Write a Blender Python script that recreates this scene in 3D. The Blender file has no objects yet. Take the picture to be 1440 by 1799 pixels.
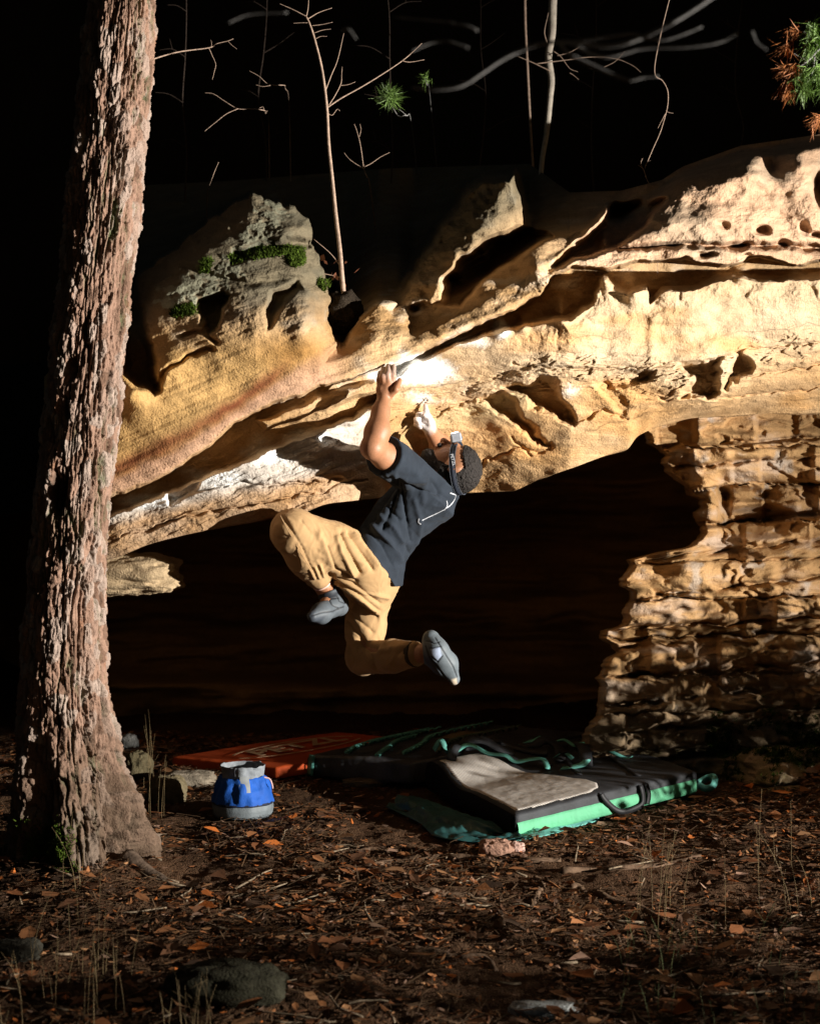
import bpy, math, random
import numpy as np
from mathutils import Vector, Matrix
import openvdb as vdb

random.seed(7); rng = np.random.default_rng(7)
scene = bpy.context.scene
col = scene.collection

# ---------------------------------------------------------------- camera
CAM_H, FPX = 1.30, 2580.0
cam_d = bpy.data.cameras.new('camera'); cam = bpy.data.objects.new('camera', cam_d); col.objects.link(cam)
cam.location = (0, 0, CAM_H); cam.rotation_euler = (math.radians(90), 0, 0)
cam_d.sensor_fit = 'VERTICAL'; cam_d.sensor_height = 36.0; cam_d.lens = FPX/1799.0*36.0
cam_d.clip_end = 600.0; cam_d.clip_start = 0.05
cam_d.dof.use_dof = True; cam_d.dof.focus_distance = 6.0; cam_d.dof.aperture_fstop = 3.6
scene.camera = cam

# ---------------------------------------------------------------- night sky, moon-dim sun, photographer's flash
world = bpy.data.worlds.new('World'); scene.world = world; world.use_nodes = True
wn = world.node_tree.nodes; wl = world.node_tree.links
for n in list(wn): wn.remove(n)
sky = wn.new('ShaderNodeTexSky'); sky.sky_type = 'NISHITA'; sky.sun_disc = False
sky.sun_elevation = math.radians(4); sky.sun_rotation = math.radians(130)
bg = wn.new('ShaderNodeBackground'); bg.inputs['Strength'].default_value = 0.0130
wo = wn.new('ShaderNodeOutputWorld'); wl.new(sky.outputs[0], bg.inputs[0]); wl.new(bg.outputs[0], wo.inputs[0])

KEY = Vector((7.2, 2.7, 1.40))
kd = bpy.data.lights.new('flash', 'SPOT'); kd.energy = 9000; kd.color = (1.0, 0.95, 0.87)
kd.spot_size = math.radians(60); kd.spot_blend = 1.0; kd.shadow_soft_size = 0.045
key = bpy.data.objects.new('flash', kd); col.objects.link(key); key.location = KEY
key.rotation_euler = (Vector((-2.6, 5.6, 2.3)) - KEY).to_track_quat('-Z', 'Y').to_euler()

scene.view_settings.view_transform = 'Standard'; scene.view_settings.look = 'None'
scene.view_settings.exposure = 0.0; scene.view_settings.gamma = 1.0
scene.render.engine = 'CYCLES'
scene.cycles.use_denoising = True
scene.cycles.max_bounces = 5; scene.cycles.diffuse_bounces = 3
scene.cycles.caustics_reflective = False; scene.cycles.caustics_refractive = False

# ---------------------------------------------------------------- helpers
def P(px, py, d):
    """a point of the place: picture measure (1440 x 1799) at real distance d"""
    return Vector(((px-720.0)/FPX*d, d, CAM_H-(py-899.5)/FPX*d))
def Pn(px, py, d):
    px, py, d = np.broadcast_arrays(np.asarray(px, float), np.asarray(py, float), np.asarray(d, float))
    return np.stack([(px-720.0)/FPX*d, d, CAM_H-(py-899.5)/FPX*d], -1)
def proj(V):
    return V[:, 0]/V[:, 1]*FPX+720.0, 899.5-(V[:, 2]-CAM_H)/V[:, 1]*FPX
def sstep(a, b, x):
    t = np.clip((x-a)/(b-a), 0, 1); return t*t*(3-2*t)

_G = rng.normal(size=(4096, 3)); _G /= np.linalg.norm(_G, axis=1)[:, None]; _G = _G.astype(np.float32)
def pnoise(p):
    p = np.asarray(p, np.float32); i = np.floor(p).astype(np.int64); f = p-i
    u = f*f*f*(f*(f*6-15)+10); out = np.zeros(p.shape[:-1], np.float32)
    for dx in (0, 1):
        wx = u[..., 0] if dx else 1-u[..., 0]
        for dy in (0, 1):
            wy = u[..., 1] if dy else 1-u[..., 1]
            for dz in (0, 1):
                wz = u[..., 2] if dz else 1-u[..., 2]
                h = ((i[..., 0]+dx)*73856093 ^ (i[..., 1]+dy)*19349663 ^ (i[..., 2]+dz)*83492791)
                h = (h ^ (h >> 13))*1274126177; h = (h ^ (h >> 16)) & 4095
                g = _G[h]
                out += wx*wy*wz*(g[..., 0]*(f[..., 0]-dx)+g[..., 1]*(f[..., 1]-dy)+g[..., 2]*(f[..., 2]-dz))
    return out*1.5
def fbm(p, octv=4, gain=.5, lac=2.03, ridged=False):
    p = np.asarray(p, np.float32); a, s, o = 1.0, 0.0, 0
    for k in range(octv):
        n = pnoise(p+k*17.31)
        if ridged: n = 1-2*np.abs(n)
        o = o+a*n; s += a; a *= gain; p = p*lac
    return o/s
def terrace(n, k, sharp=.25):
    """turns smooth noise into flat flakes with steep edges"""
    n = np.asarray(n)*k; f = np.floor(n); return (f+sstep(.5-sharp, .5+sharp, n-f))/k
def worley(u, v, seed=0):
    """F1, F2 and a random number per cell on the plane"""
    iu = np.floor(u).astype(np.int64); iv = np.floor(v).astype(np.int64)
    f1 = np.full(u.shape, 9., np.float32); f2 = f1.copy(); cid = np.zeros(u.shape, np.int64)
    for a in (-1, 0, 1):
        for b in (-1, 0, 1):
            cu, cv = iu+a, iv+b
            h = (cu*374761393+cv*668265263+seed*974711) & 0x7fffffff; h = (h ^ (h >> 13))*1274126177 & 0x7fffffff; h = h ^ (h >> 16)
            ru = (h & 1023)/1023.; rv = ((h >> 10) & 1023)/1023.
            d = np.hypot(cu+.12+.76*ru-u, cv+.12+.76*rv-v).astype(np.float32)
            n1 = d < f1
            f2 = np.where(n1, f1, np.minimum(f2, d)); cid = np.where(n1, h, cid); f1 = np.where(n1, d, f1)
    return f1, f2, ((cid*2654435761) >> 7 & 1023)/1023.
def seg_dist(x, y, pts):
    """distance to a polyline and the parameter along it"""
    best = np.full(np.shape(x), 1e9, np.float32)
    for (ax, ay), (bx, by) in zip(pts[:-1], pts[1:]):
        dx, dy = bx-ax, by-ay; t = np.clip(((x-ax)*dx+(y-ay)*dy)/(dx*dx+dy*dy+1e-9), 0, 1)
        best = np.minimum(best, np.hypot(x-ax-t*dx, y-ay-t*dy))
    return best
def poly_sd(x, y, pts):
    """signed distance to a polygon, negative inside"""
    d = seg_dist(x, y, list(pts)+[pts[0]]); ins = np.zeros(np.shape(x), bool)
    for (ax, ay), (bx, by) in zip(pts, list(pts[1:])+[pts[0]]):
        c = (ay > y) != (by > y)
        ins ^= c & (x < (bx-ax)*(y-ay)/((by-ay) if by != ay else 1e-9)+ax)
    return np.where(ins, -d, d)

def mesh_np(name, V, F, smooth=True, colr=None):
    V = np.asarray(V, np.float32).reshape(-1, 3); F = np.asarray(F, np.int32); k = F.shape[1]
    me = bpy.data.meshes.new(name)
    me.vertices.add(len(V)); me.vertices.foreach_set('co', V.ravel())
    me.loops.add(F.size); me.loops.foreach_set('vertex_index', F.ravel())
    me.polygons.add(len(F)); me.polygons.foreach_set('loop_start', np.arange(0, F.size, k, dtype=np.int32))
    me.polygons.foreach_set('loop_total', np.full(len(F), k, np.int32))
    me.polygons.foreach_set('use_smooth', np.full(len(F), smooth))
    if colr is not None: set_col(me, colr)
    me.update(calc_edges=True); return me
def set_col(me, c, name='col'):
    c = np.asarray(c, np.float32)
    if c.shape[1] == 3: c = np.concatenate([c, np.ones((len(c), 1), np.float32)], 1)
    a = me.color_attributes.new(name, 'FLOAT_COLOR', 'POINT'); a.data.foreach_set('color', c.ravel())
def grid_faces(r, c, wrap=False):
    i = np.arange(r*c, dtype=np.int32).reshape(r, c)
    if wrap: i = np.concatenate([i, i[:, :1]], 1)
    return np.stack([i[:-1, :-1], i[1:, :-1], i[1:, 1:], i[:-1, 1:]], -1).reshape(-1, 4)
def vnormals(V, F):
    n = np.zeros_like(V); q = V[F]
    fn = np.cross(q[:, 2]-q[:, 0], q[:, -1]-q[:, 1]) if F.shape[1] == 4 else np.cross(q[:, 1]-q[:, 0], q[:, 2]-q[:, 0])
    for k in range(F.shape[1]):
        for a in range(3): n[:, a] += np.bincount(F[:, k], fn[:, a], len(V))
    return n/(np.linalg.norm(n, axis=1)[:, None]+1e-12)
def compact(V, F, extra=None):
    used = np.unique(F); m = np.full(len(V), -1, np.int32); m[used] = np.arange(len(used))
    return V[used], m[F], None if extra is None else extra[used]

class MB:
    """collects small shapes into one mesh"""
    def __init__(s): s.v = []; s.f = []; s.n = 0
    def add(s, V, F):
        V = np.asarray(V, float).reshape(-1, 3); s.v.append(V); s.f += [tuple(int(i)+s.n for i in f) for f in F]; s.n += len(V); return s
    def tube(s, pts, rad, n=7, cap=True, flat=1.0):
        pts = np.array([list(p) for p in pts], float); m = len(pts); rad = np.broadcast_to(rad, (m,)) if np.ndim(rad) == 0 else np.interp(np.linspace(0, 1, m), np.linspace(0, 1, len(rad)), rad)
        T = np.gradient(pts, axis=0); T /= np.linalg.norm(T, axis=1)[:, None]+1e-12
        a = np.array([0, 0, 1.]) if abs(T[0][2]) < .9 else np.array([1., 0, 0]); u = np.cross(T[0], a); u /= np.linalg.norm(u)
        V = []
        for i in range(m):
            u = u-T[i]*np.dot(u, T[i]); u /= np.linalg.norm(u)+1e-12; w = np.cross(T[i], u)
            for k in range(n):
                t = 2*math.pi*k/n; V.append(pts[i]+rad[i]*(math.cos(t)*u+math.sin(t)*flat*w))
        F = [(i*n+k, i*n+(k+1) % n, (i+1)*n+(k+1) % n, (i+1)*n+k) for i in range(m-1) for k in range(n)]
        if cap: F += [tuple(range(n))[::-1], tuple((m-1)*n+k for k in range(n))]
        return s.add(V, F)
    def ribbon(s, pts, width, nrm, th=.002):
        """flat webbing along a path; nrm is the side that faces out (one vector or one per point)"""
        pts = np.array([list(p) for p in pts], float); m = len(pts); nr = np.broadcast_to(np.array(nrm, float), (m, 3))
        T = np.gradient(pts, axis=0); T /= np.linalg.norm(T, axis=1)[:, None]+1e-12
        V = []
        wd = np.broadcast_to(width, (m,))
        for i in range(m):
            b = np.cross(T[i], nr[i]); b /= np.linalg.norm(b)+1e-12; q = np.cross(b, T[i]); h = wd[i]/2
            V += [pts[i]-b*h-q*th/2, pts[i]+b*h-q*th/2, pts[i]+b*h+q*th/2, pts[i]-b*h+q*th/2]
        F = [(i*4+k, i*4+(k+1) % 4, i*4+4+(k+1) % 4, i*4+4+k) for i in range(m-1) for k in range(4)]
        F += [(3, 2, 1, 0), ((m-1)*4, (m-1)*4+1, (m-1)*4+2, (m-1)*4+3)]
        return s.add(V, F)
    def box(s, c, ax, ay, az):
        c = np.array(c, float); V = [c+np.array(ax)*i+np.array(ay)*j+np.array(az)*k for i in (-1, 1) for j in (-1, 1) for k in (-1, 1)]
        return s.add(V, [(0, 1, 3, 2), (4, 6, 7, 5), (0, 4, 5, 1), (2, 3, 7, 6), (0, 2, 6, 4), (1, 5, 7, 3)])
    def mesh(s, name, smooth=True):
        me = bpy.data.meshes.new(name); me.from_pydata([tuple(v) for v in np.concatenate(s.v)], [], s.f)
        me.polygons.foreach_set('use_smooth', np.full(len(me.polygons), smooth)); me.update(); return me

def tag(o, label=None, cat=None, group=None, kind=None):
    for k, v in (('label', label), ('category', cat), ('group', group), ('kind', kind)):
        if v: o[k] = v
    return o
def thing(name, label, cat, loc=(0, 0, 0), group=None):
    o = bpy.data.objects.new(name, None); col.objects.link(o); o.location = loc; o.empty_display_size = .1
    return tag(o, label, cat, group)
def obj(name, me, mat=None, parent=None, bevel=0, kind=None):
    o = bpy.data.objects.new(name, me); col.objects.link(o)
    if mat: me.materials.append(mat)
    if parent is not None:
        o.parent = parent
        if parent.parent is None: o.matrix_parent_inverse = Matrix.Translation(-Vector(parent.location))
    if bevel:
        b = o.modifiers.new('bevel', 'BEVEL'); b.width = bevel; b.segments = 2; b.limit_method = 'ANGLE'
    if kind: o['kind'] = kind
    return o
def smooth_path(pts, n=24):
    """Catmull-Rom through points (any dimension)"""
    p = np.array([list(q) for q in pts], float); p = np.vstack([2*p[0]-p[1], p, 2*p[-1]-p[-2]]); out = []
    segs = len(p)-3; per = max(2, n//segs)
    for i in range(segs):
        a, b, c, d = p[i:i+4]
        for t in np.linspace(0, 1, per, endpoint=False):
            out.append(.5*((2*b)+(-a+c)*t+(2*a-5*b+4*c-d)*t*t+(-a+3*b-3*c+d)*t**3))
    out.append(p[-2]); return np.array(out)

# ---------------------------------------------------------------- materials
def mat_new(name, rough=.8, spec=.3):
    m = bpy.data.materials.new(name); m.use_nodes = True; b = m.node_tree.nodes['Principled BSDF']
    b.inputs['Roughness'].default_value = rough; b.inputs['Specular IOR Level'].default_value = spec
    return m, m.node_tree.nodes, m.node_tree.links, b
def mat_col(name, c, rough=.8, spec=.3, var=.15, scale=30., bump=.0, bscale=200., coat=0, sheen=0, weave=None):
    """one colour with a procedural mottling and relief"""
    m, N, L, b = mat_new(name, rough, spec); tc = N.new('ShaderNodeTexCoord')
    no = N.new('ShaderNodeTexNoise'); no.inputs['Scale'].default_value = scale; no.inputs['Detail'].default_value = 6; L.new(tc.outputs['Object'], no.inputs['Vector'])
    mx = N.new('ShaderNodeMix'); mx.data_type = 'RGBA'
    mx.inputs[6].default_value = (*[x*(1-var) for x in c], 1); mx.inputs[7].default_value = (*[min(1, x*(1+var)) for x in c], 1)
    rp = N.new('ShaderNodeMapRange'); rp.inputs[1].default_value = .3; rp.inputs[2].default_value = .7
    L.new(no.outputs[0], rp.inputs[0]); L.new(rp.outputs[0], mx.inputs[0]); L.new(mx.outputs[2], b.inputs['Base Color'])
    if sheen: b.inputs['Sheen Weight'].default_value = sheen
    if bump:
        n2 = N.new('ShaderNodeTexNoise'); n2.inputs['Scale'].default_value = bscale; n2.inputs['Detail'].default_value = 4
        L.new(tc.outputs['Object'], n2.inputs['Vector'])
        bp = N.new('ShaderNodeBump'); bp.inputs['Strength'].default_value = bump; bp.inputs['Distance'].default_value = .004
        L.new(n2.outputs[0], bp.inputs['Height']); L.new(bp.outputs[0], b.inputs['Normal'])
    return m
def mat_attr(name, rough=.85, spec=.2, var=.25, scale=40., grain=260., bump=.5, dist=.006, sub=0):
    """colour from the mesh's own colour layer, mottled and grained by noise"""
    m, N, L, b = mat_new(name, rough, spec)
    at = N.new('ShaderNodeAttribute'); at.attribute_name = 'col'; tc = N.new('ShaderNodeTexCoord')
    n1 = N.new('ShaderNodeTexNoise'); n1.inputs['Scale'].default_value = scale; n1.inputs['Detail'].default_value = 8; n1.inputs['Roughness'].default_value = .65
    n2 = N.new('ShaderNodeTexNoise'); n2.inputs['Scale'].default_value = grain; n2.inputs['Detail'].default_value = 3
    L.new(tc.outputs['Object'], n1.inputs['Vector']); L.new(tc.outputs['Object'], n2.inputs['Vector'])
    ad = N.new('ShaderNodeMath'); ad.operation = 'ADD'; L.new(n1.outputs[0], ad.inputs[0]); L.new(n2.outputs[0], ad.inputs[1])
    rp = N.new('ShaderNodeMapRange'); rp.inputs[1].default_value = .6; rp.inputs[2].default_value = 1.4; rp.inputs[3].default_value = 1-var; rp.inputs[4].default_value = 1+var
    L.new(ad.outputs[0], rp.inputs[0])
    vm = N.new('ShaderNodeVectorMath'); vm.operation = 'SCALE'; L.new(at.outputs['Color'], vm.inputs[0]); L.new(rp.outputs[0], vm.inputs['Scale'])
    L.new(vm.outputs[0], b.inputs['Base Color'])
    bp = N.new('ShaderNodeBump'); bp.inputs['Strength'].default_value = bump; bp.inputs['Distance'].default_value = dist
    L.new(ad.outputs[0], bp.inputs['Height']); L.new(bp.outputs[0], b.inputs['Normal'])
    return m

M_rock = mat_attr('sandstone', rough=.9, spec=.12, var=.27, scale=18., grain=130., bump=.6, dist=.009)
M_bark = mat_attr('pine_bark', rough=.9, spec=.12, var=.3, scale=34., grain=130., bump=.9, dist=.006)
M_soil = mat_attr('forest_soil', rough=.95, spec=.08, var=.4, scale=22., grain=160., bump=.9, dist=.02)
M_leaf = mat_attr('dead_leaf', rough=.7, spec=.25, var=.2, scale=30., grain=200., bump=.3, dist=.002)
M_skin = mat_attr('skin', rough=.5, spec=.4, var=.16, scale=40., grain=170., bump=.35, dist=.002)
M_twig = mat_col('twig_bark', (.34, .24, .18), .8, .2, .3, 60, .4, 150)
M_grey_twig = mat_col('weathered_branch', (.22, .21, .20), .8, .2, .2, 40, .3, 150)
M_birch = mat_col('pale_bark', (.46, .40, .33), .8, .2, .25, 25, .5, 90)
M_needle = mat_col('green_needle', (.10, .17, .035), .5, .35, .4, 12)
M_needle_b = mat_col('brown_needle', (.28, .10, .03), .6, .25, .4, 12)
M_moss = mat_col('moss', (.055, .085, .012), .95, .05, .5, 25, .8, 160)
M_grass = mat_col('dry_grass', (.15, .105, .05), .7, .2, .3, 15)
# ---------------------------------------------------------------- ground
def ground_z(x, y, fine=True):
    x = np.asarray(x, float); y = np.asarray(y, float)
    z = .06*sstep(.5, 1.4, x)*sstep(5.4, 6.5, y)+.12*np.exp(-((x-2.2)**2+(y-6.2)**2)/.4)
    z = z+.07*np.exp(-((x+1.28)**2+(y-5.35)**2)/.12)
    z = z-.05*sstep(5.2, 4.2, y)-.05*np.exp(-((x-.9)**2+(y-4.2)**2)/.6)
    p = np.stack([x, y, 0*x], -1)
    if fine:
        flat = 1-.75*sstep(1.05, .75, np.hypot((x-.35)/1.2, (y-6.9)/.95))
        z = z+(.045*fbm(p*1.7, 3)+.022*fbm(p*7.3+5, 3))*flat*sstep(60, 8, np.hypot(x, y-5))
    # trodden level under the pads
    pl = .055*sstep(.4, 1.25, x)-.012; t = sstep(1.0, .82, np.hypot((x-.45)/1.0, (y-6.75)/.95))
    return z*(1-t)+np.minimum(z, pl)*t
def axis(a, b, step, far):
    core = np.arange(a, b+step, step); t = np.linspace(0, 1, 26)[1:]; e = (far)*(t**3)+step*t*20
    return np.concatenate([a-e[::-1], core, b+e])
gx, gy = axis(-2.1, 2.3, .014, 160), axis(3.4, 8.9, .014, 160)
GX, GY = np.meshgrid(gx, gy); GZ = ground_z(GX, GY)
pp = np.stack([GX, GY, GZ], -1).reshape(-1, 3)
near = (np.hypot(pp[:, 0], pp[:, 1]-6) < 8)
pp[near, 2] += .012*fbm(pp[near]*38, 2)
gn = fbm(pp*np.array([2.6, 2.6, 0])+3, 4)
gc = np.array([.085, .046, .025])*(1+.55*gn[:, None]); gc = np.clip(gc, .008, 1)
ground = obj('ground', mesh_np('ground', pp, grid_faces(*GX.shape)[:, ::-1], True, gc), M_soil)
ground['kind'] = 'structure'

# ---------------------------------------------------------------- the overhanging sandstone boulder
def curve(pts, x): 
    p = np.array(pts, float); return np.interp(x, p[:, 0], p[:, 1])
NC, NR = 960, 560
cx = np.linspace(78, 1640, NC)
rim = curve([(-170, 800), (40, 790), (110, 680), (160, 632), (300, 615), (590, 600), (612, 590), (635, 565), (665, 540), (700, 540), (725, 562), (760, 545), (800, 525), (850, 500), (900, 462), (950, 432), (1000, 418), (1050, 402), (1090, 400), (1150, 357), (1200, 324), (1300, 288), (1440, 268), (1640, 258)], cx)
lip = curve([(-170, 1010), (60, 930), (187, 873), (293, 833), (369, 780), (414, 738), (460, 716), (520, 693), (596, 668), (671, 644), (720, 626), (751, 612), (823, 577), (895, 543), (947, 517), (972, 480), (1008, 466), (1070, 471), (1126, 458), (1203, 453), (1260, 466), (1337, 448), (1383, 461), (1440, 457), (1640, 450)], cx)
low = curve([(-170, 1045), (60, 960), (187, 903), (256, 880), (331, 846), (422, 811), (501, 773), (565, 754), (610, 735), (660, 708), (690, 660), (720, 640), (777, 611), (854, 581), (921, 569), (967, 561), (1008, 553), (1039, 528), (1060, 484), (1068, 484), (1078, 500), (1100, 512), (1137, 500), (1142, 530), (1162, 508), (1214, 503), (1265, 482), (1358, 488), (1440, 482), (1640, 476)], cx)
frac = curve([(-170, 1100), (187, 935), (400, 870), (550, 800), (640, 760), (700, 742), (800, 716), (860, 700), (970, 668), (1060, 668), (1190, 690), (1250, 690), (1320, 640), (1440, 615), (1640, 600)], cx)
edge = curve([(-170, 1130), (60, 1020), (187, 978), (293, 947), (407, 921), (482, 906), (528, 898), (580, 884), (645, 877), (720, 870), (823, 865), (905, 862), (947, 842), (1008, 821), (1085, 792), (1106, 785), (1116, 768), (1152, 749), (1193, 737), (1265, 729), (1440, 724), (1640, 722)], cx)
k = np.ones(9)/9
edge_s = np.convolve(np.pad(edge, 4, 'edge'), k, 'valid')
base_lip = curve([(-170, 5.66), (120, 5.63), (187, 5.60), (300, 5.58), (450, 5.60), (560, 5.67), (690, 5.85), (900, 6.02), (1100, 6.17), (1440, 6.45), (1640, 6.6)], cx)
ytop = np.minimum(rim-32, curve([(-170, 700), (60, 680), (180, 560), (205, 430), (240, 326), (400, 318), (680, 296), (930, 288), (1000, 338), (1090, 335), (1200, 306), (1320, 256), (1440, 240), (1640, 230)], cx))
vv = np.linspace(0, 1, NR)
PX = np.ascontiguousarray(np.broadcast_to(cx.astype(np.float32), (NR, NC)))
# rows closer together where there is relief
PYr = ytop[None]+(edge_s-ytop)[None]*(vv**.82)[:, None]
rows = [ytop, rim-22, rim-8, rim+22, .5*(rim+lip), lip-8, .5*(low+frac)*.55+.45*low, frac, .5*(frac+edge_s), edge_s]
offs = [4.2, .62, .22, .13, .05, 0, .10, .22, .36, .62]
left = sstep(620, 430, cx)
D = np.zeros((NR, NC))
o_low = curve([(-170, .12), (300, .12), (450, .12), (560, .12), (640, .13), (700, .18), (760, .20), (880, .10), (1000, .0), (1640, -.03)], cx)
i_fr = curve([(200, .02), (500, .02), (640, .01), (700, .14), (820, .24), (960, .14)], cx); i_ed = curve([(200, .05), (500, .07), (620, .05), (660, .13), (710, .45), (770, .68), (850, .70), (1000, .5)], cx)
for c in range(NC):
    ys = [r[c] for r in rows]
    ofs = list(offs)
    ofs[0] = .62+np.maximum(rim[c]-45-ytop[c], 0)*.011; ofs[4] = .05-.08*left[c]; ofs[3] = .13-.17*left[c]; ofs[2] = .22-.2*left[c]
    ofs[6] = o_low[c]; ofs[7] = o_low[c]+i_fr[c]; ofs[8] = o_low[c]+.5*(i_fr[c]+i_ed[c])*.92; ofs[9] = o_low[c]+i_ed[c]
    for j in range(1, len(ys)): ys[j] = max(ys[j], ys[j-1]+4)
    D[:, c] = base_lip[c]+np.interp(PYr[:, c], ys, ofs)
# soften the base along both directions
def blur(a, n, ax):
    k = np.hanning(n+2)[1:-1]; k /= k.sum(); h = n//2
    pad = [(0, 0), (0, 0)]; pad[ax] = (h, h); q = np.pad(a, pad, 'edge'); o = np.zeros_like(a)
    for i in range(n): o += k[i]*(q[i:i+a.shape[0]] if ax == 0 else q[:, i:i+a.shape[1]])
    return o
D = blur(blur(D, 9, 0), 13, 1).astype(np.float32)
X, Y = PX, PYr.astype(np.float32)
# wobble of every outline so that no edge is a drawn line
def coarse(p, octv):
    """slow noise taken on every third point and filled in between"""
    n = fbm(p[::3, ::3], octv); r, c = p.shape[:2]
    i = np.minimum(np.arange(r)/3., n.shape[0]-1.001); j = np.minimum(np.arange(c)/3., n.shape[1]-1.001)
    a, b_ = i.astype(int), j.astype(int); fi, fj = (i-a)[:, None], (j-b_)[None]
    A = n[a]*(1-fi)+n[a+1]*fi; return (A[:, b_]*(1-fj)+A[:, b_+1]*fj).astype(np.float32)
w = np.stack([X/34, Y/34, 0*X], -1)
wx, wy = 10*coarse(w, 4), 10*coarse(w+40, 4)
Xw, Yw = X+wx, Y+wy
def cols(xs, m):
    """the columns of the sheet that a feature can touch"""
    a, c = np.searchsorted(cx, (min(xs)-m, max(xs)+m)); return slice(max(a, 0), max(c, 1))
def pit(poly, depth, soft=7, wob=1.0):
    k = cols([p[0] for p in poly], soft+12*wob)
    sd = poly_sd(X[:, k]+wx[:, k]*wob, Y[:, k]+wy[:, k]*wob, poly); D[:, k] += depth*sstep(soft, -soft, sd)
def plane(poly, fn, soft=8):
    k = cols([p[0] for p in poly], soft+14)
    t = sstep(soft, -soft, poly_sd(Xw[:, k], Yw[:, k], poly)); D[:, k] = D[:, k]*(1-t)+fn[:, k]*t
def blob(x, y, rx, ry, d, p=2):
    k = cols([x], rx*3.5)
    D[:, k] += d*np.exp(-(((X[:, k]+.8*wx[:, k]-x)/rx)**2+((Y[:, k]+.8*wy[:, k]-y)/ry)**2)**(p/2))
def crack(pts, wid, depth, wob=1.0):
    k = cols([p[0] for p in pts], wid*3+12*wob)
    D[:, k] += depth*np.exp(-(seg_dist(X[:, k]+wx[:, k]*wob, Y[:, k]+wy[:, k]*wob, pts)/wid)**2)
# the dark slot between the two layers: it opens upwards behind the lower layer's rim
lipg, lowg = np.broadcast_to(lip, D.shape), np.broadcast_to(low, D.shape)
def colcurve(a, xs): return np.interp(xs, cx, a)
lw, lo = colcurve(lip, Xw), colcurve(low, Xw)
inside = sstep(-1, 6, Yw-lw)*sstep(9, -5, Yw-lo)
sd_depth = curve([(-170, .26), (300, .28), (440, .26), (560, .20), (650, .16), (720, .12), (800, .26), (960, .55), (1200, .60), (1640, .60)], cx)
D = D+inside*sd_depth
# tongue of pink rock left of the hand, standing forward in the slot
plane([(455, 738), (520, 714), (596, 688), (655, 668), (668, 684), (607, 707), (543, 727), (470, 752)], np.interp(X, [450, 670], [5.70, 5.93]), 5)
# fluted rim of the lower layer on the right
fl = fbm(np.stack([X/30+wx/9, Y/90, 0*X+9], -1), 3)
D = D+.028*fl*np.exp(-((Y-lowg-22)/30.)**2)*sstep(820, 980, X)
for (x, y, r) in ((880, 574, 11), (917, 566, 10), (985, 548, 13), (1064, 492, 9), (1112, 512, 15), (1300, 482, 12)):
    blob(x, y, r, r*1.5, -.10)
# left knob and the hollows on it
kn = [(203, 600), (226, 520), (250, 478), (300, 442), (350, 398), (400, 366), (436, 342), (478, 346), (512, 362), (545, 384), (552, 408), (548, 428), (566, 452), (578, 500), (581, 556), (589, 606), (560, 650), (420, 720), (300, 740), (203, 730)]
sdk = poly_sd(X+1.6*wx, Y+1.6*wy, kn)
kd_ = np.broadcast_to(base_lip, X.shape)-.02+.16*sstep(-70, 0, sdk)**2*sstep(640, 560, Y)+.10*sstep(560, 350, Y)
tk = sstep(3, -3, sdk)*sstep(720, 610, Y); D = D*(1-tk)+kd_*tk
blob(470, 570, 100, 70, -.10); blob(520, 410, 40, 26, -.10); blob(360, 610, 70, 50, -.05); blob(540, 560, 30, 50, -.06)
pit([(348, 548), (352, 528), (372, 522), (392, 512), (405, 520), (390, 545), (378, 580), (370, 584)], .16, 5)
pit([(480, 512), (520, 500), (528, 508), (500, 525), (478, 560), (474, 575), (470, 545)], .09, 8)
pit([(410, 440), (470, 425), (545, 420), (548, 432), (470, 446), (405, 460)], .10, 8)
pit([(265, 690), (274, 676), (280, 680), (272, 696)], .08, 4)
pit([(205, 560), (232, 500), (262, 610), (275, 685), (245, 678), (222, 655)], .45, 12)
crack([(272, 690), (290, 650), (330, 625), (372, 612)], 4, .05); crack([(322, 590), (360, 580), (380, 600)], 4, .035)
blob(232, 690, 30, 34, -.12); blob(300, 640, 30, 28, -.05)
crack([(330, 470), (420, 500), (500, 490), (560, 500)], 7, .03)
# notch between the knob and the right-hand rim
pit([(583, 500), (600, 520), (625, 560), (600, 604), (588, 600), (583, 560)], .55, 9)
# the horned bosses on the right-hand rim
def boss(poly, ridge, d0, kr, kl, soft=7):
    (ax, ay), (bx, by) = ridge; L = math.hypot(bx-ax, by-ay); nx, ny = -(by-ay)/L, (bx-ax)/L
    s = (X+1.8*wx-ax)*nx+(Y+1.8*wy-ay)*ny; a = np.sqrt(s*s+60)-7
    plane(poly, d0+np.where(s > 0, a*kr, a*kl)/430., soft)
boss([(690, 545), (750, 430), (815, 335), (845, 312), (890, 312), (905, 308), (914, 350), (924, 395), (905, 406), (860, 426), (815, 456), (786, 490), (782, 532), (757, 540)], ((750, 530), (884, 330)), 6.08, .55, 1.7, 11)
blob(836, 318, 14, 9, -.12)
pit([(784, 536), (789, 494), (854, 450), (905, 409), (926, 398), (968, 416), (948, 424), (918, 447), (870, 472), (845, 494), (806, 540)], .30, 6)
blob(940, 455, 28, 24, -.13); blob(850, 505, 26, 22, -.08)
boss([(965, 475), (1008, 430), (1050, 384), (1066, 360), (1072, 368), (1066, 390), (1040, 410), (1012, 440), (986, 468)], ((968, 470), (1068, 362)), 6.14, .6, 1.8, 8)
pit([(972, 468), (1003, 437), (1055, 391), (1072, 362), (1165, 352), (1122, 402), (1082, 432), (1062, 440), (1030, 447)], .36, 7)
blob(1062, 424, 10, 14, -.16)
blob(1318, 288, 24, 26, -.12); blob(1405, 282, 26, 28, -.13); blob(1300, 320, 90, 30, -.12)
blob(1356, 296, 15, 16, .12)
blob(1230, 385, 110, 40, -.10); blob(1420, 360, 60, 60, -.10)
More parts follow.
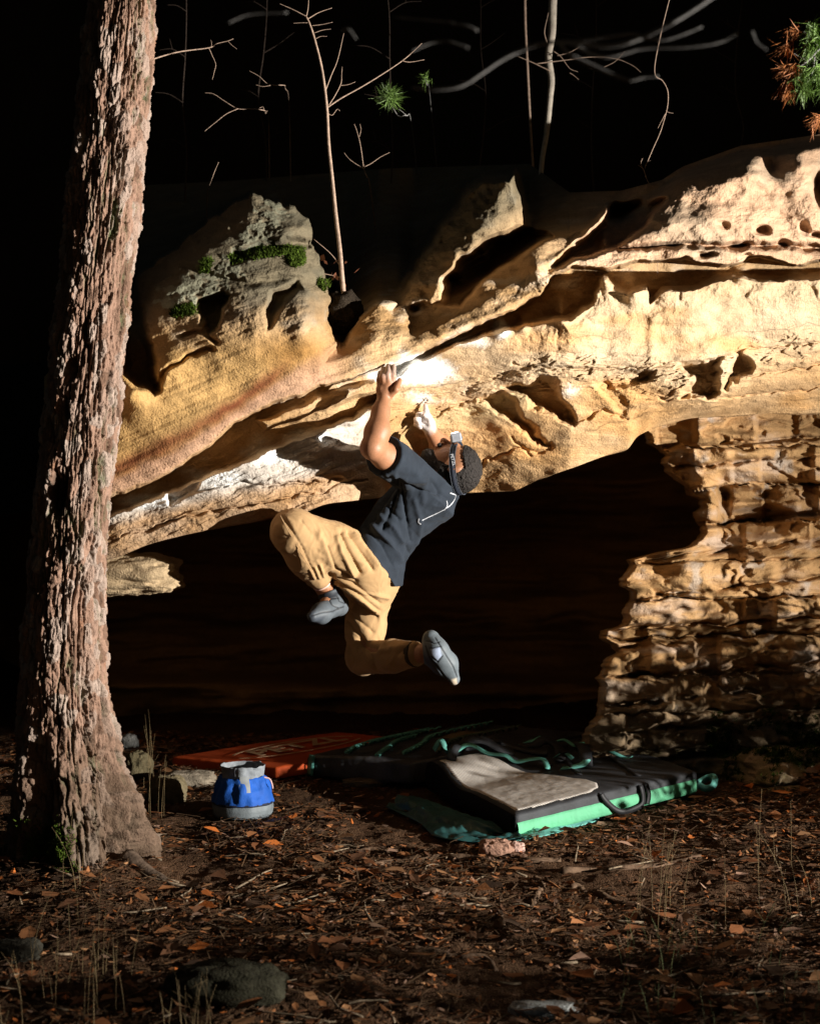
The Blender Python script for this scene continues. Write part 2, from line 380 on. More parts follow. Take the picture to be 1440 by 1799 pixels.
crack([(1085, 437), (1170, 432), (1230, 428), (1300, 434), (1370, 430), (1440, 438), (1640, 436)], 4.5, .14)
for (x, y, rx, ry, d) in ((1338, 404, 13, 9, .1), (1412, 402, 9, 12, .1), (1296, 436, 15, 6, .13), (1375, 428, 10, 7, .1), (1240, 447, 16, 6, .1), (1440, 330, 12, 30, .2), (1432, 412, 14, 7, .1), (1210, 436, 12, 5, .08), (1310, 452, 11, 5, .08), (1180, 428, 14, 4, .09), (1270, 395, 10, 6, .04)):
    blob(x, y, rx, ry, d, 4)
D = D+.04*coarse(np.stack([X/52+7, Y/36, 0*X], -1), 4)*sstep(600, 700, X)*sstep(10, -20, Y-lipg)
# pockets and wedges in the lower layer
pit([(1188, 648), (1225, 636), (1262, 628), (1256, 688), (1198, 702), (1216, 678), (1214, 664)], .20, 7, 1.9)
pit([(1290, 623), (1302, 624), (1318, 646), (1272, 684), (1282, 652)], .18, 7, 1.9)
pit([(1055, 672), (1096, 652), (1152, 651), (1142, 667), (1070, 684)], .07, 5)
pit([(882, 682), (967, 664), (983, 697), (1011, 741), (988, 740), (931, 704)], .15, 7, 1.9)
pit([(846, 706), (882, 690), (921, 731), (963, 784), (945, 776), (898, 735)], .10, 7, 1.9)
pit([(1040, 668), (1060, 664), (1110, 720), (1090, 730)], .03, 6)
for pl in ([(812, 842), (850, 810), (905, 790), (960, 790)], [(900, 770), (930, 800)], [(700, 760), (780, 720), (850, 700)], [(1010, 745), (1060, 720), (1100, 735)], [(220, 945), (330, 905), (450, 885), (640, 842)], [(300, 880), (400, 850), (520, 850), (600, 845)], [(1160, 700), (1300, 696), (1440, 680), (1640, 670)], [(1300, 660), (1440, 640), (1640, 630)], [(900, 640), (1040, 650), (1190, 640), (1320, 612), (1450, 602)]):
    crack(pl, 2.6, .022, 1.6)
# flakes along the broken band
band = np.exp(-((Y-np.broadcast_to(frac, D.shape)+14)/34.)**2)*sstep(560, 720, X)
f1, f2, cid = worley((Xw)/46, Yw/15, 3)
tf = fbm(np.stack([Xw/60, Yw/17+Xw/140, 0*X+4], -1), 4)
D = D+band*.06*terrace(tf, 4, .16)
# left slab: steps and the chipped rim
slab = sstep(640, 560, X)*sstep(0, 20, Y-lowg)
f1, f2, cid = worley((Xw+Yw*.5)/70, (Yw+Xw*.42)/26, 5)
tf = fbm(np.stack([(Xw+Yw*.5)/120, (Yw+Xw*.36)/20, 0*X+14], -1), 4)
D = D+slab*(.013*terrace(tf, 3, .2)+.010*tf)
pit([(292, 868), (330, 850), (352, 846), (345, 862), (300, 888)], .05, 4)
pit([(545, 770), (590, 750), (640, 742), (680, 738), (640, 778), (600, 788)], .04, 8)
# general roughness of the stone: bedding, lumps, grain; the water-worn left face stays smooth
smo = sstep(680, 600, X)*sstep(560, 620, Y)*sstep(10, -10, Y-lipg)
Q = Pn(X, Y, D)
D = D+.060*coarse(Q*np.array([2.4, 2.4, 4.0]), 4)+.016*fbm(Q*np.array([9, 9, 16.]), 3)*(1-.7*smo)
bed = fbm(np.stack([Q[..., 0]*1.5, Q[..., 1]*1.5, (Q[..., 2]-.42*Q[..., 0]*sstep(.3, -.5, Q[..., 0]))*24], -1), 3)
D = D+.010*bed
D = D-.004*(1-.8*smo)*fbm(Q*45, 3, ridged=True)*sstep(.0, .3, coarse(Q*3+9, 2)+.15)
V = Pn(X, Y, D)
# the ceiling behind the lower edge and the back of the top
edgeV = V[-1]
tail = []
for i, (dy, dz) in enumerate(((.02, -.004), (.06, .006), (.16, .05), (.5, .16), (1.0, .24), (1.7, .22), (2.6, .16), (3.6, .14), (5.2, .12))):
    t = edgeV.copy(); t[:, 1] += dy; t[:, 2] += dz+.02*fbm(t*4, 2); tail.append(t)
heads = []
for dy, dz in ((4.0, .5), (2.0, .25), (.8, .1), (.25, .03)):
    t = V[0].copy(); t[:, 1] += dy; t[:, 2] += dz+.1*fbm(t*1.5, 2)*min(dy, 1); heads.append(t)
Vall = np.concatenate([np.array(heads), V, np.array(tail)], 0); nr = len(Vall)
# stone colours
def mix(c, k, t): return c*(1-t[..., None])+np.array(k)*t[..., None]
Cc = np.zeros(D.shape+(3,))+np.array([.45, .295, .155])
n1 = coarse(Q*np.array([2.2, 2.2, 3.5])+20, 4); n2 = coarse(Q*np.array([6, 6, 10.])+50, 3)
Cc = mix(Cc, [.36, .215, .095], sstep(-.1, .35, n1)); Cc = mix(Cc, [.52, .42, .31], sstep(.05, .4, n2)*.7)
lowmask = sstep(-6, 6, Yw-lo)
Cc = mix(Cc, [.49, .365, .235], lowmask*sstep(720, 900, X)*.75)
fr = np.interp(Xw, cx, frac)
Cc = mix(Cc, [.47, .26, .095], sstep(-30, 40, Yw-fr)*sstep(640, 760, X)*(.55+.4*n2))
Cc = mix(Cc, [.46, .35, .19], sstep(-4, 10, Yw-fr)*sstep(60, 10, Yw-fr)*sstep(680, 740, X)*sstep(960, 900, X)*.7)
Cc = mix(Cc, [.50, .27, .10], lowmask*sstep(760, 960, X)*sstep(-.02, .3, coarse(Q*np.array([1.6, 1.6, 5.])+33, 4))*.7)
pinkC = sstep(-6, 6, lw-Yw)*sstep(940, 1080, X)
Cc = mix(Cc, [.50, .325, .215], pinkC*.8)
Cc = mix(Cc, [.38, .28, .19], pinkC*sstep(.05, .3, n1)*.8)
# left: ochre plane, red seep line, pink strip, grey-tan slab, brown foot
ochre = sstep(640, 520, X)*sstep(560, 640, Y)*sstep(6, -6, Yw-lw)
Cc = mix(Cc, [.44, .265, .095], ochre*.8)
sd_red = seg_dist(Xw, Yw, [(60, 900), (190, 836), (330, 770), (430, 705), (500, 655), (520, 640)])
dred = (Yw-np.interp(Xw, [190, 330, 430, 520, 600], [840, 772, 708, 640, 590]))
Cc = mix(Cc, [.43, .26, .175], sstep(-4, 14, dred)*sstep(6, -6, Yw-lw)*sstep(640, 560, X)*.85)
Cc = mix(Cc, [.17, .050, .020], np.exp(-((dred+8)/17.)**2)*sstep(545, 470, X)*(.9+.3*n2))
Cc = mix(Cc, [.26, .13, .035], np.exp(-((Xw-520)/75.)**2-((Yw-618)/30.)**2)*.85)
sl = lowmask*sstep(690, 600, X)
Cc = mix(Cc, [.47, .43, .385], sl*.9)
ed = np.interp(Xw, cx, edge_s)
Cc = mix(Cc, [.36, .20, .08], sl*sstep(70, 40, ed-Yw)*(.8+.3*n2))
grey = sstep(700, 760, X)*0
# chalk, which by the hand also paints in the headlamp's white pool
chn = .35*n2+.2*fbm(Q*30+3, 2)
def chalk(x, y, rx, ry, a, thr=-.2):
    global Cc
    k = cols([x], rx*2.2); t = np.exp(-((X[:, k]-x)/rx)**2-((Y[:, k]-y)/ry)**2)*a+chn[:, k]
    Cc[:, k] = mix(Cc[:, k], [.78, .78, .76], sstep(.22, .85, t)*.92)
for a in ((740, 648, 55, 26, 1.3), (690, 655, 26, 18, 1.2), (880, 578, 16, 22, 1.1), (820, 600, 60, 14, .62), (545, 775, 55, 20, .8), (470, 800, 60, 24, .8), (380, 840, 60, 20, .8), (260, 880, 60, 14, 1.0), (640, 735, 30, 22, .5), (1000, 690, 26, 26, .42), (670, 660, 30, 10, 1.2), (745, 700, 60, 18, .55)):
    chalk(*a)
# dark seep and lichen on the knob, darker tone above the rim
knob = sstep(600, 560, X)*sstep(600, 520, Y)*sstep(200, 260, X)
Cc = mix(Cc, [.20, .15, .10], knob*(.5+.5*sstep(-.1, .3, n2)))
kq = cols([230, 590], 10); ln = np.zeros(D.shape, np.float32)-9; ln[:, kq] = fbm(Q[:, kq]*26+7, 4)+.35*fbm(Q[:, kq]*5+2, 2)
lmask = np.exp(-(seg_dist(X, Y, [(300, 520), (360, 500), (410, 460), (470, 400), (480, 360)])/42.)**2)
lich = sstep(.62, .80, lmask*.82+ln*.9)
Cc = mix(Cc, [.50, .52, .38], lich*.95)
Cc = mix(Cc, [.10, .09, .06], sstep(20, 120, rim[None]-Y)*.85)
pits = sstep(.28, .5, fbm(Q*np.array([13, 13, 22.])+71, 3))*sstep(-.1, .25, coarse(Q*1.7+12, 2))
Cc = Cc*(1-.35*pits[..., None])
for pl, wd in (([(700, 690), (800, 668), (930, 640), (1040, 645)], 1.6), ([(860, 760), (905, 800), (930, 850)], 1.3), ([(1020, 760), (1090, 740), (1160, 720), (1300, 712), (1440, 700)], 1.5), ([(1070, 480), (1068, 540), (1062, 600)], 1.4), ([(1150, 520), (1165, 600), (1200, 640)], 1.1), ([(1330, 520), (1345, 590), (1400, 610)], 1.1), ([(240, 790), (330, 730), (420, 690), (470, 640)], 1.3), ([(300, 925), (420, 892), (560, 868), (640, 852)], 1.5), ([(380, 870), (480, 850), (560, 846)], 1.2), ([(760, 780), (820, 800), (860, 850)], 1.2), ([(960, 600), (1100, 585), (1250, 592), (1440, 570)], 1.0)):
    k = cols([p[0] for p in pl], 14); t = np.exp(-(seg_dist(X[:, k]+1.5*wx[:, k], Y[:, k]+1.5*wy[:, k], pl)/wd)**2); Cc[:, k] = Cc[:, k]*(1-.42*(t*sstep(-.35, .15, n2[:, k]))[..., None])
Cc = np.clip(Cc*(1+.22*bed[..., None]), .01, .85)
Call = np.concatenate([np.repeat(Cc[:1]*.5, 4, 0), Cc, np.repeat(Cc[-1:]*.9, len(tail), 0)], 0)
# lichen stands a little proud
V2 = Vall.copy(); V2[4:4+NR, :, 1] -= lich*.006
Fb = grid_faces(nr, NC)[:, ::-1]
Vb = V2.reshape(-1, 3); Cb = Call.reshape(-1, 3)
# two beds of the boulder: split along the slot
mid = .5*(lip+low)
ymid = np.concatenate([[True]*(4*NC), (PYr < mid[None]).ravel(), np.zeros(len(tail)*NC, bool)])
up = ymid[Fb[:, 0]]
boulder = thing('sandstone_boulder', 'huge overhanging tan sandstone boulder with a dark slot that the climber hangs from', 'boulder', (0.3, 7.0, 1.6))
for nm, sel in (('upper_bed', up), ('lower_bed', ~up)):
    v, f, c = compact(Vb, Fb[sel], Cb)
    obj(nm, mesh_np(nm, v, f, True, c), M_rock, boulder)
lw_ = Vall[:, 0]; cols_l = [lw_*1.0]
for dy in (.05, .2, .7, 2.5):
    q = lw_*((lw_[:, 1]+dy)/lw_[:, 1])[:, None]; q[:, 2] = CAM_H+(lw_[:, 2]-CAM_H)*((lw_[:, 1]+dy)/lw_[:, 1]); q[:, 0] += .03*dy; cols_l.append(q)
cols_l = np.stack(cols_l, 1); obj('end_face', mesh_np('end_face', cols_l, grid_faces(*cols_l.shape[:2]), True, np.repeat(Call[:, 0], 5, 0)), M_rock, boulder)
def rock_depth(px, py):
    c = int(round((px-78)/1562*(NC-1))); c = min(max(c, 0), NC-1)
    return float(np.interp(py, PYr[:, c], D[:, c]))

# moss cushions on the knob
def moss_patch(pts3, nblade, h, parent, name='moss', seed=1):
    """little upright blades scattered on given points (x, y, z, normal)"""
    r = np.random.default_rng(seed); idx = r.integers(0, len(pts3), nblade)
    b = pts3[idx, :3]+r.normal(0, .006, (nblade, 3)); n = pts3[idx, 3:]
    d = n+r.normal(0, .55, (nblade, 3)); d /= np.linalg.norm(d, axis=1)[:, None]
    s = np.cross(d, r.normal(size=(nblade, 3))); s /= np.linalg.norm(s, axis=1)[:, None]
    L = (h*(.5+r.random(nblade)))[:, None]
    Vm = np.stack([b-s*.0025-d*.004, b+s*.0025-d*.004, b+d*L], 1).reshape(-1, 3)
    o = obj(name, mesh_np(name, Vm, np.arange(nblade*3).reshape(-1, 3), False), M_moss, parent); o['kind'] = 'stuff'; return o
def rock_points(poly, n, seed):
    r = np.random.default_rng(seed); xs = [p[0] for p in poly]; ys = [p[1] for p in poly]; out = []
    x = r.uniform(min(xs), max(xs), n*4); y = r.uniform(min(ys), max(ys), n*4); k = poly_sd(x, y, poly) < 0
    for px, py in list(zip(x[k], y[k]))[:n]:
        q = P(px, py, rock_depth(px, py)-.004); out.append([q.x, q.y, q.z, .15, -.75, .65])
    return np.array(out)
mp = np.concatenate([rock_points([(400, 452), (440, 438), (500, 432), (530, 440), (532, 462), (515, 466), (500, 448), (440, 456), (410, 466)], 300, 1),
                     rock_points([(505, 440), (532, 436), (533, 464), (512, 468)], 200, 2),
                     rock_points([(298, 545), (340, 535), (345, 550), (305, 556)], 80, 3), rock_points([(560, 490), (575, 495), (570, 510), (556, 505)], 50, 4),
                     rock_points([(355, 460), (372, 452), (366, 480), (352, 478)], 40, 5)])
moss_patch(mp, 9000, .014, boulder, 'moss', 3)

# ---------------------------------------------------------------- layered rock pillar on the right
NPy, NPx = 420, 340
py = np.linspace(716, 1440, NPy)
xl = curve([(716, 1090), (740, 1128), (780, 1142), (800, 1165), (830, 1178), (850, 1206), (870, 1213), (935, 1222), (948, 1212), (962, 1188), (984, 1108), (1010, 1098), (1040, 1101), (1062, 1098), (1076, 1090), (1100, 1072), (1130, 1064), (1146, 1076), (1170, 1058), (1192, 1046), (1250, 1042), (1290, 1032), (1330, 1020), (1440, 1000)], py)
xl = xl+9*terrace(fbm(np.stack([py/26, 0*py, 0*py], -1), 3), 4, .1)+5*fbm(np.stack([py/9, 0*py+3, 0*py], -1), 2)
xl = xl+np.convolve(np.pad(22*pnoise(np.stack([np.floor(py/23)*3.71, 0*py+5, 0*py+.5], -1)), 2, 'edge'), np.ones(5)/5, 'valid')
uu = np.linspace(0, 1, NPx)**1.15
PXp = xl[:, None]+(1700-xl)[:, None]*uu[None]; PYp = np.broadcast_to(py[:, None], PXp.shape)
front = curve([(716, 7.05), (790, 6.95), (870, 7.0), (950, 6.98), (1000, 6.82), (1100, 6.78), (1200, 6.72), (1290, 6.82), (1340, 6.82), (1440, 6.78)], py)
Dp = np.broadcast_to(front[:, None], PXp.shape)+(PXp-1100)/430*.22-.5*sstep(1235, 1400, PXp)*sstep(1270, 1420, PYp)
bl = [(790, 772), (832, 800), (868, 846), (945, 905), (990, 948), (1062, 1012), (1106, 1084), (1142, 1106), (1192, 1160), (1242, 1204), (1292, 1252), (1345, 1305)]
wP = np.stack([PXp/60, PYp/40, 0*PXp], -1); dyw = 9*fbm(wP, 3)+4*fbm(wP*3+8, 2)
ypw = PYp+dyw; fx = np.clip((PXp-1050)/390, -.2, 1.6)
lay = np.zeros(PXp.shape, int); dist = np.full(PXp.shape, 99.); 
for a, b in bl:
    yb = a+(b-a)*fx; lay += (ypw > yb); dist = np.minimum(dist, np.abs(ypw-yb))
prot = np.array([.05, -.06, -.02, .16, -.10, -.03, -.09, .02, -.05, .03, -.03, .02, -.04])
for k in range(13):
    m = lay == k
    Dp = Dp+m*prot[k]*(1+.8*pnoise(np.stack([PXp/90, 0*PXp+k*7.7, 0*PXp], -1)))
Dp = blur(blur(Dp, 5, 0), 5, 1)
brk = sstep(-.25, .2, pnoise(np.stack([PXp/70, PYp/30, 0*PXp+2], -1)))
Dp = Dp+brk*(.09*np.exp(-(dist/4.)**2)-.03*sstep(0, 18, dist))
# overhung middle: the block that juts out at left, the broken hollow above it
def pblob(x, y, rx, ry, d, p=2):
    global Dp
    Dp = Dp+d*np.exp(-(((PXp-x)/rx)**2+((PYp-y)/ry)**2)**(p/2))
pblob(1210, 1000, 45, 45, -.16); pblob(1240, 895, 34, 46, -.18, 4); pblob(1330, 915, 60, 26, .20, 4); pblob(1320, 800, 90, 40, -.10)
pblob(1270, 880, 12, 40, .15); pblob(1420, 880, 40, 30, -.12); pblob(1180, 850, 30, 40, .12); pblob(1310, 870, 50, 12, .12, 4)
Qp = Pn(PXp, PYp, Dp)
for per, amp, sd in ((66., .17, 1), (19., .012, 2)):
    zl = (ypw+.10*(PXp-1100)*.3+6*pnoise(np.stack([PXp/45, PYp/60, 0*PXp+sd], -1)))/per; kk = np.floor(zl); fz_ = zl-kk
    blk = np.stack([PXp/(per*(2.6 if sd == 1 else 6))+kk*5.13, kk*7.7, 0*PXp+sd], -1); n_ = fbm(blk, 2)
    Dp = Dp+amp*(terrace(n_, 3, .08)+.4*n_)+amp*.35*np.exp(-(np.minimum(fz_, 1-fz_)*per/2.2)**2)
tq = np.stack([Qp[..., 0]*1.6+dyw*.02, Qp[..., 1], Qp[..., 2]*3.0+Qp[..., 0]*.8], -1)
Dp = Dp+.14*terrace(fbm(tq, 3), 4, .12)
strat = fbm(np.stack([Qp[..., 0]*2.2, Qp[..., 1]*2.2, Qp[..., 2]*22], -1), 4)
Dp = Dp+.050*fbm(Qp*3.0+3, 3)+.008*strat+.006*fbm(Qp*14, 3)-.003*fbm(Qp*42, 2, ridged=True)
s = np.clip((PXp-xl[:, None])/15., 0, 1); Dp = Dp+.55*(1-np.sqrt(np.clip(1-(1-s)**2, 0, 1)))
Vp = Pn(PXp, PYp, Dp)
tl = []
for dy in (2.2, .9, .3, .08):
    tl.append(Pn(xl+3*min(dy, 1), py, Dp[:, 0]+dy))
Vp = np.concatenate([np.stack(tl, 1), Vp], 1)
nn = fbm(Vp*np.array([3, 3, 9.]), 4); nb = fbm(Vp*8+4, 3)
Cp = np.zeros(Vp.shape)+np.array([.43, .255, .115])
Cp = mix(Cp, [.46, .34, .25], sstep(0, .4, nn)); Cp = mix(Cp, [.28, .17, .075], sstep(.05, .4, -nn)*.8); Cp = mix(Cp, [.40, .36, .32], sstep(.2, .45, nb)*.6)
yy = np.concatenate([np.repeat(py[:, None], 4, 1), PYp], 1)
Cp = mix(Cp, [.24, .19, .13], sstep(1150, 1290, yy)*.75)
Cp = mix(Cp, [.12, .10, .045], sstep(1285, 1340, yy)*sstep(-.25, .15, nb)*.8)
Cp = np.clip(Cp, .01, .8)
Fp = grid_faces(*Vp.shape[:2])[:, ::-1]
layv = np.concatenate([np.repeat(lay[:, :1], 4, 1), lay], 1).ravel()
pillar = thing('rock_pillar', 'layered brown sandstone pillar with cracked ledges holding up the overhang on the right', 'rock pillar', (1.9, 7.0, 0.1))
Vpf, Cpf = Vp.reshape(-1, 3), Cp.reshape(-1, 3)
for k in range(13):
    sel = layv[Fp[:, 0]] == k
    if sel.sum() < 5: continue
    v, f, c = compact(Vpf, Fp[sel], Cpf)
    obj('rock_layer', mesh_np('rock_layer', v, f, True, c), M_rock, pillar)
# moss clinging to the foot of the pillar
Vn = Vp[:, 4:]; mk = []
r = np.random.default_rng(5)
for _ in range(900):
    i = int(np.interp(r.normal(1315, 32), py, np.arange(NPy))); j = int(np.interp(r.uniform(1240, 1480), PXp[i], np.arange(NPx)))
    if fbm(Vn[i, j][None]*5+1, 2)[0] > -.02: mk.append([*Vn[i, j], .2, -.7, .7])
moss_patch(np.array(mk), 9000, .02, pillar, 'moss', 6)

# ---------------------------------------------------------------- back of the cave
ny, nx = 170, 260
px_, py_ = np.meshgrid(np.linspace(-500, 2100, nx), np.linspace(700, 1345, ny))
dw = 10.4+4*sstep(170, -60, px_)-.5*sstep(1000, 1300, py_)+.0004*(px_-600)
Qw = Pn(px_, py_, dw)
st = fbm(np.stack([Qw[..., 0]*.7, Qw[..., 1], Qw[..., 2]*5], -1), 4)
dw = dw-.35*st-.12*fbm(Qw*2, 3)
dw = dw-.25*sstep(1185, 1205, py_+14*pnoise(np.stack([px_/90, 0*px_, 0*px_], -1)))-.18*sstep(1080, 1095, py_+18*pnoise(np.stack([px_/120, 0*px_+3, 0*px_], -1)))
Vw = Pn(px_, py_, dw)
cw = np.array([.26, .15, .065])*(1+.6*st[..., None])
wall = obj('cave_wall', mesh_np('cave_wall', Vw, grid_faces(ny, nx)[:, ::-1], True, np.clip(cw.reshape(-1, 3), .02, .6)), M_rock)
tag(wall, 'dim brown layered rock wall at the back of the dark cave', 'rock wall')

# slab that shows under the boulder at far left, behind the pine
def lump(name, c, r, seed, colr, parent=None, n=40, rough=.25, flat=.0, mat=None, freq=1.6):
    u, v = np.meshgrid(np.linspace(0, 2*np.pi, n, endpoint=False), np.linspace(0, np.pi, n//2))
    d = np.stack([np.cos(u)*np.sin(v), np.sin(u)*np.sin(v), np.cos(v)], -1)
    d = np.sign(d)*np.abs(d)**(1-flat)
    k = 1+rough*fbm(d*freq+seed*3.7, 4)+rough*.25*fbm(d*7+seed, 3)
    Vv = np.array(c)+d*k[..., None]*np.array(r)
    cc = np.array(colr)*(1+.45*fbm(d*3+seed, 3)[..., None])
    return obj(name, mesh_np(name, Vv, grid_faces(n//2, n, True)[:, ::1], True, np.clip(cc.reshape(-1, 3), .01, .8)), mat or M_rock, parent)
s_ = lump('rock_slab', P(205, 1008, 6.05), (.27, .16, .085), 4, (.34, .25, .15), n=140, rough=.32, flat=.3)
tag(s_, 'lit grey-brown slab end low under the overhang, just right of the pine trunk', 'rock')

# ---------------------------------------------------------------- hillside above and behind the boulder
hx, hy = np.meshgrid(np.linspace(-30, 30, 200), np.concatenate([np.linspace(7.2, 14, 90), np.linspace(14.5, 90, 60)]))
tz = np.interp(hx, [-6, -1.5, 0, 2, 6], [2.55, 2.6, 2.75, 3.2, 3.5])
hz = tz-.5+(hy-8.5)*.10+.25*fbm(np.stack([hx*.5, hy*.5, 0*hx], -1), 3)+.06*fbm(np.stack([hx*3, hy*3, 0*hx], -1), 3)
hz = hz+.8*np.clip(hy-17, 0, 60)
hz = np.where(hy < 8.6, hz-(8.6-hy)*.45, hz)
hv = np.stack([hx, hy, hz], -1)
hc = np.array([.03, .022, .014])*(1+.5*fbm(hv*2, 3)[..., None])
hill = obj('hillside', mesh_np('hillside', hv, grid_faces(*hx.shape)[:, ::-1], True, np.clip(hc.reshape(-1, 3), .005, .3)), M_soil); hill['kind'] = 'structure'
def hill_z(x, y):
    i = int(np.argmin(np.abs(hy[:, 0]-y))); return float(np.interp(x, hx[0], hz[i]))

# ---------------------------------------------------------------- the big pine at left
ND, NH = 300, 1150
TD = 5.4
ctr = [(-260, 238, 52), (0, 218, 54), (300, 189, 61), (600, 157, 62), (900, 127, 65), (1050, 115, 67), (1200, 112, 74), (1300, 118, 84), (1380, 124, 92), (1440, 128, 100), (1490, 132, 108), (1530, 136, 118), (1570, 140, 130)]
ya = np.linspace(-260, 1570, NH)
ca = np.array(ctr, float); xc = np.interp(ya, ca[:, 0], ca[:, 1]); rc = np.interp(ya, ca[:, 0], ca[:, 2])
ks = np.hanning(61); ks /= ks.sum()
sm = lambda a: np.convolve(np.pad(a, 30, 'reflect', reflect_type='odd'), ks, 'valid')
xc, rc = sm(xc), sm(rc)
th = np.linspace(0, 2*np.pi, ND, endpoint=False); th = th-.35*np.sin(th-4.2)
TH, YA = np.meshgrid(th, ya)
cX = (xc-720)/FPX*TD; cZ = CAM_H-(ya-899.5)/FPX*TD; R0 = rc/FPX*TD
flare = sstep(1180, 1520, YA)
R = R0[:, None]*(1+flare*.22*np.sin(TH*5+1.2+.4*np.sin(TH*2))+flare*.15*np.sin(TH*3+.4)+flare*.10*np.sin(TH*9+2)+.03*np.sin(TH*2+YA/240.))
arc = TH*.13; zz = np.broadcast_to(cZ[:, None], TH.shape)
q3 = np.stack([np.cos(TH)*.13*5, np.sin(TH)*.13*5, zz*3], -1)
wu = .35*fbm(q3*1.5, 3); wv = .3*fbm(q3*1.5+9, 3)
nper = 21
u_ = TH/(2*np.pi)*nper+wu; v_ = zz*15+wv*2+.5*np.sin(TH*3)
f1, f2, cid = worley(u_, v_, 2)
# wrap the seam
g1, g2, c2 = worley(u_-nper, v_, 2); seam = TH > 2*np.pi-.25
ed_ = f2-f1
plate = sstep(.0, .30, ed_)
ct, st_ = np.cos(TH), np.sin(TH)
tf = fbm(np.stack([ct*2.1, st_*2.1, zz*3.9], -1)+3, 4); tf2 = fbm(np.stack([ct*4.4, st_*4.4, zz*8], -1)+13, 3)
fur = np.abs(fbm(np.stack([ct*3.4+.3*tf2, st_*3.4, zz*1.5+5], -1), 3)); fur2 = np.abs(fbm(np.stack([ct*6.2, st_*6.2, zz*3.2+15], -1), 2))
deep = np.maximum(sstep(.075, .0, fur), .65*sstep(.06, 0, fur2))
h = (.032*terrace(tf, 6, .05)+.014*terrace(tf2, 5, .07)+.005*plate+.008*(cid-.5)*plate-.022*deep+.003*fbm(q3*16, 2))*(1+.8*flare)
ed_ = ed_*.6+.3*(1-deep)
# knot scar and burnt hollow on the camera side
def scar(px, py, rx, ry, dep):
    global h
    sx = (px-np.interp(py, ya, xc))/np.interp(py, ya, rc); a = math.asin(max(-1, min(1, sx))); t0 = -math.pi/2+a
    dt = (TH-(t0 % (2*np.pi))+np.pi) % (2*np.pi)-np.pi
    e = np.exp(-((dt*rc[:, None]/rx)**2+((YA-py)/ry)**2)**2); h = h-dep*e; return e
e1 = scar(137, 655, 12, 20, .045); e2 = scar(118, 870, 17, 34, .03); cid2 = .5+.5*terrace(tf2, 6, .1)*1.6
e3 = scar(95, 1035, 40, 5, .012)
rr = R+h
VT = np.stack([cX[:, None]+np.cos(TH)*rr, TD+np.sin(TH)*rr, zz], -1)
cB = np.zeros(VT.shape)+np.array([.27, .165, .118])
cB = mix(cB, [.33, .25, .205], sstep(.45, .9, cid)); cB = mix(cB, [.27, .12, .06], sstep(.80, .95, cid2)*.7); cB = mix(cB, [.13, .075, .05], sstep(.25, .05, cid)*.8)
cB = mix(cB, [.055, .040, .028], np.clip(deep+.5*sstep(.06, 0, f2-f1), 0, 1)*.88)
cB = mix(cB, [.12, .15, .07], deep*sstep(-.05, .2, fbm(q3*1.2+30, 2))*.85)
cB = mix(cB, [.012, .010, .009], np.clip(e2*1.3, 0, 1)*.85)
cB = mix(cB, [.085, .06, .04], sstep(1200, 1440, YA)*.75)  # trunk foot darkened in colour to follow the light falling off
pine = thing('pine_tree', 'tall pine trunk with scaly reddish bark and a flared mossy foot at left', 'tree', (cX[-1], TD, 0))
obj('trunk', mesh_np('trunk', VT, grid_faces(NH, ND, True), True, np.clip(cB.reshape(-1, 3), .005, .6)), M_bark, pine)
# moss on the foot
r = np.random.default_rng(9); mk = []
for _ in range(1500):
    yq = r.normal(1480, 22); xq = r.normal(108, 18)
    i = int(np.interp(yq, ya, np.arange(NH))); sx = (xq-xc[i])/rc[i]
    if abs(sx) > .95: continue
    j = int(np.argmin(np.abs((th-(1.5*np.pi+math.asin(sx))+np.pi) % (2*np.pi)-np.pi)))
    p = VT[i, j]; mk.append([p[0], p[1]-.004, p[2], math.cos(th[j])*.7, math.sin(th[j])*.7, .5])
moss_patch(np.array(mk), 16000, .008, pine, 'moss', 12)
# surface root running out of the foot
for pts, rad in (([(222, 1450, 5.30), (262, 1478, 5.22), (310, 1510, 5.14)], (.045, .010)),):
    pw = []
    for (a, b, d) in smooth_path(pts, 16):
        q = P(a, b, d); q.z = float(ground_z(q.x, q.y))-.004; pw.append(q)
    obj('root', MB().tube(pw, rad, 9).mesh('root'), mat_col('root_bark', (.10, .07, .05), .9, .1, .4, 40, .7, 120), pine)
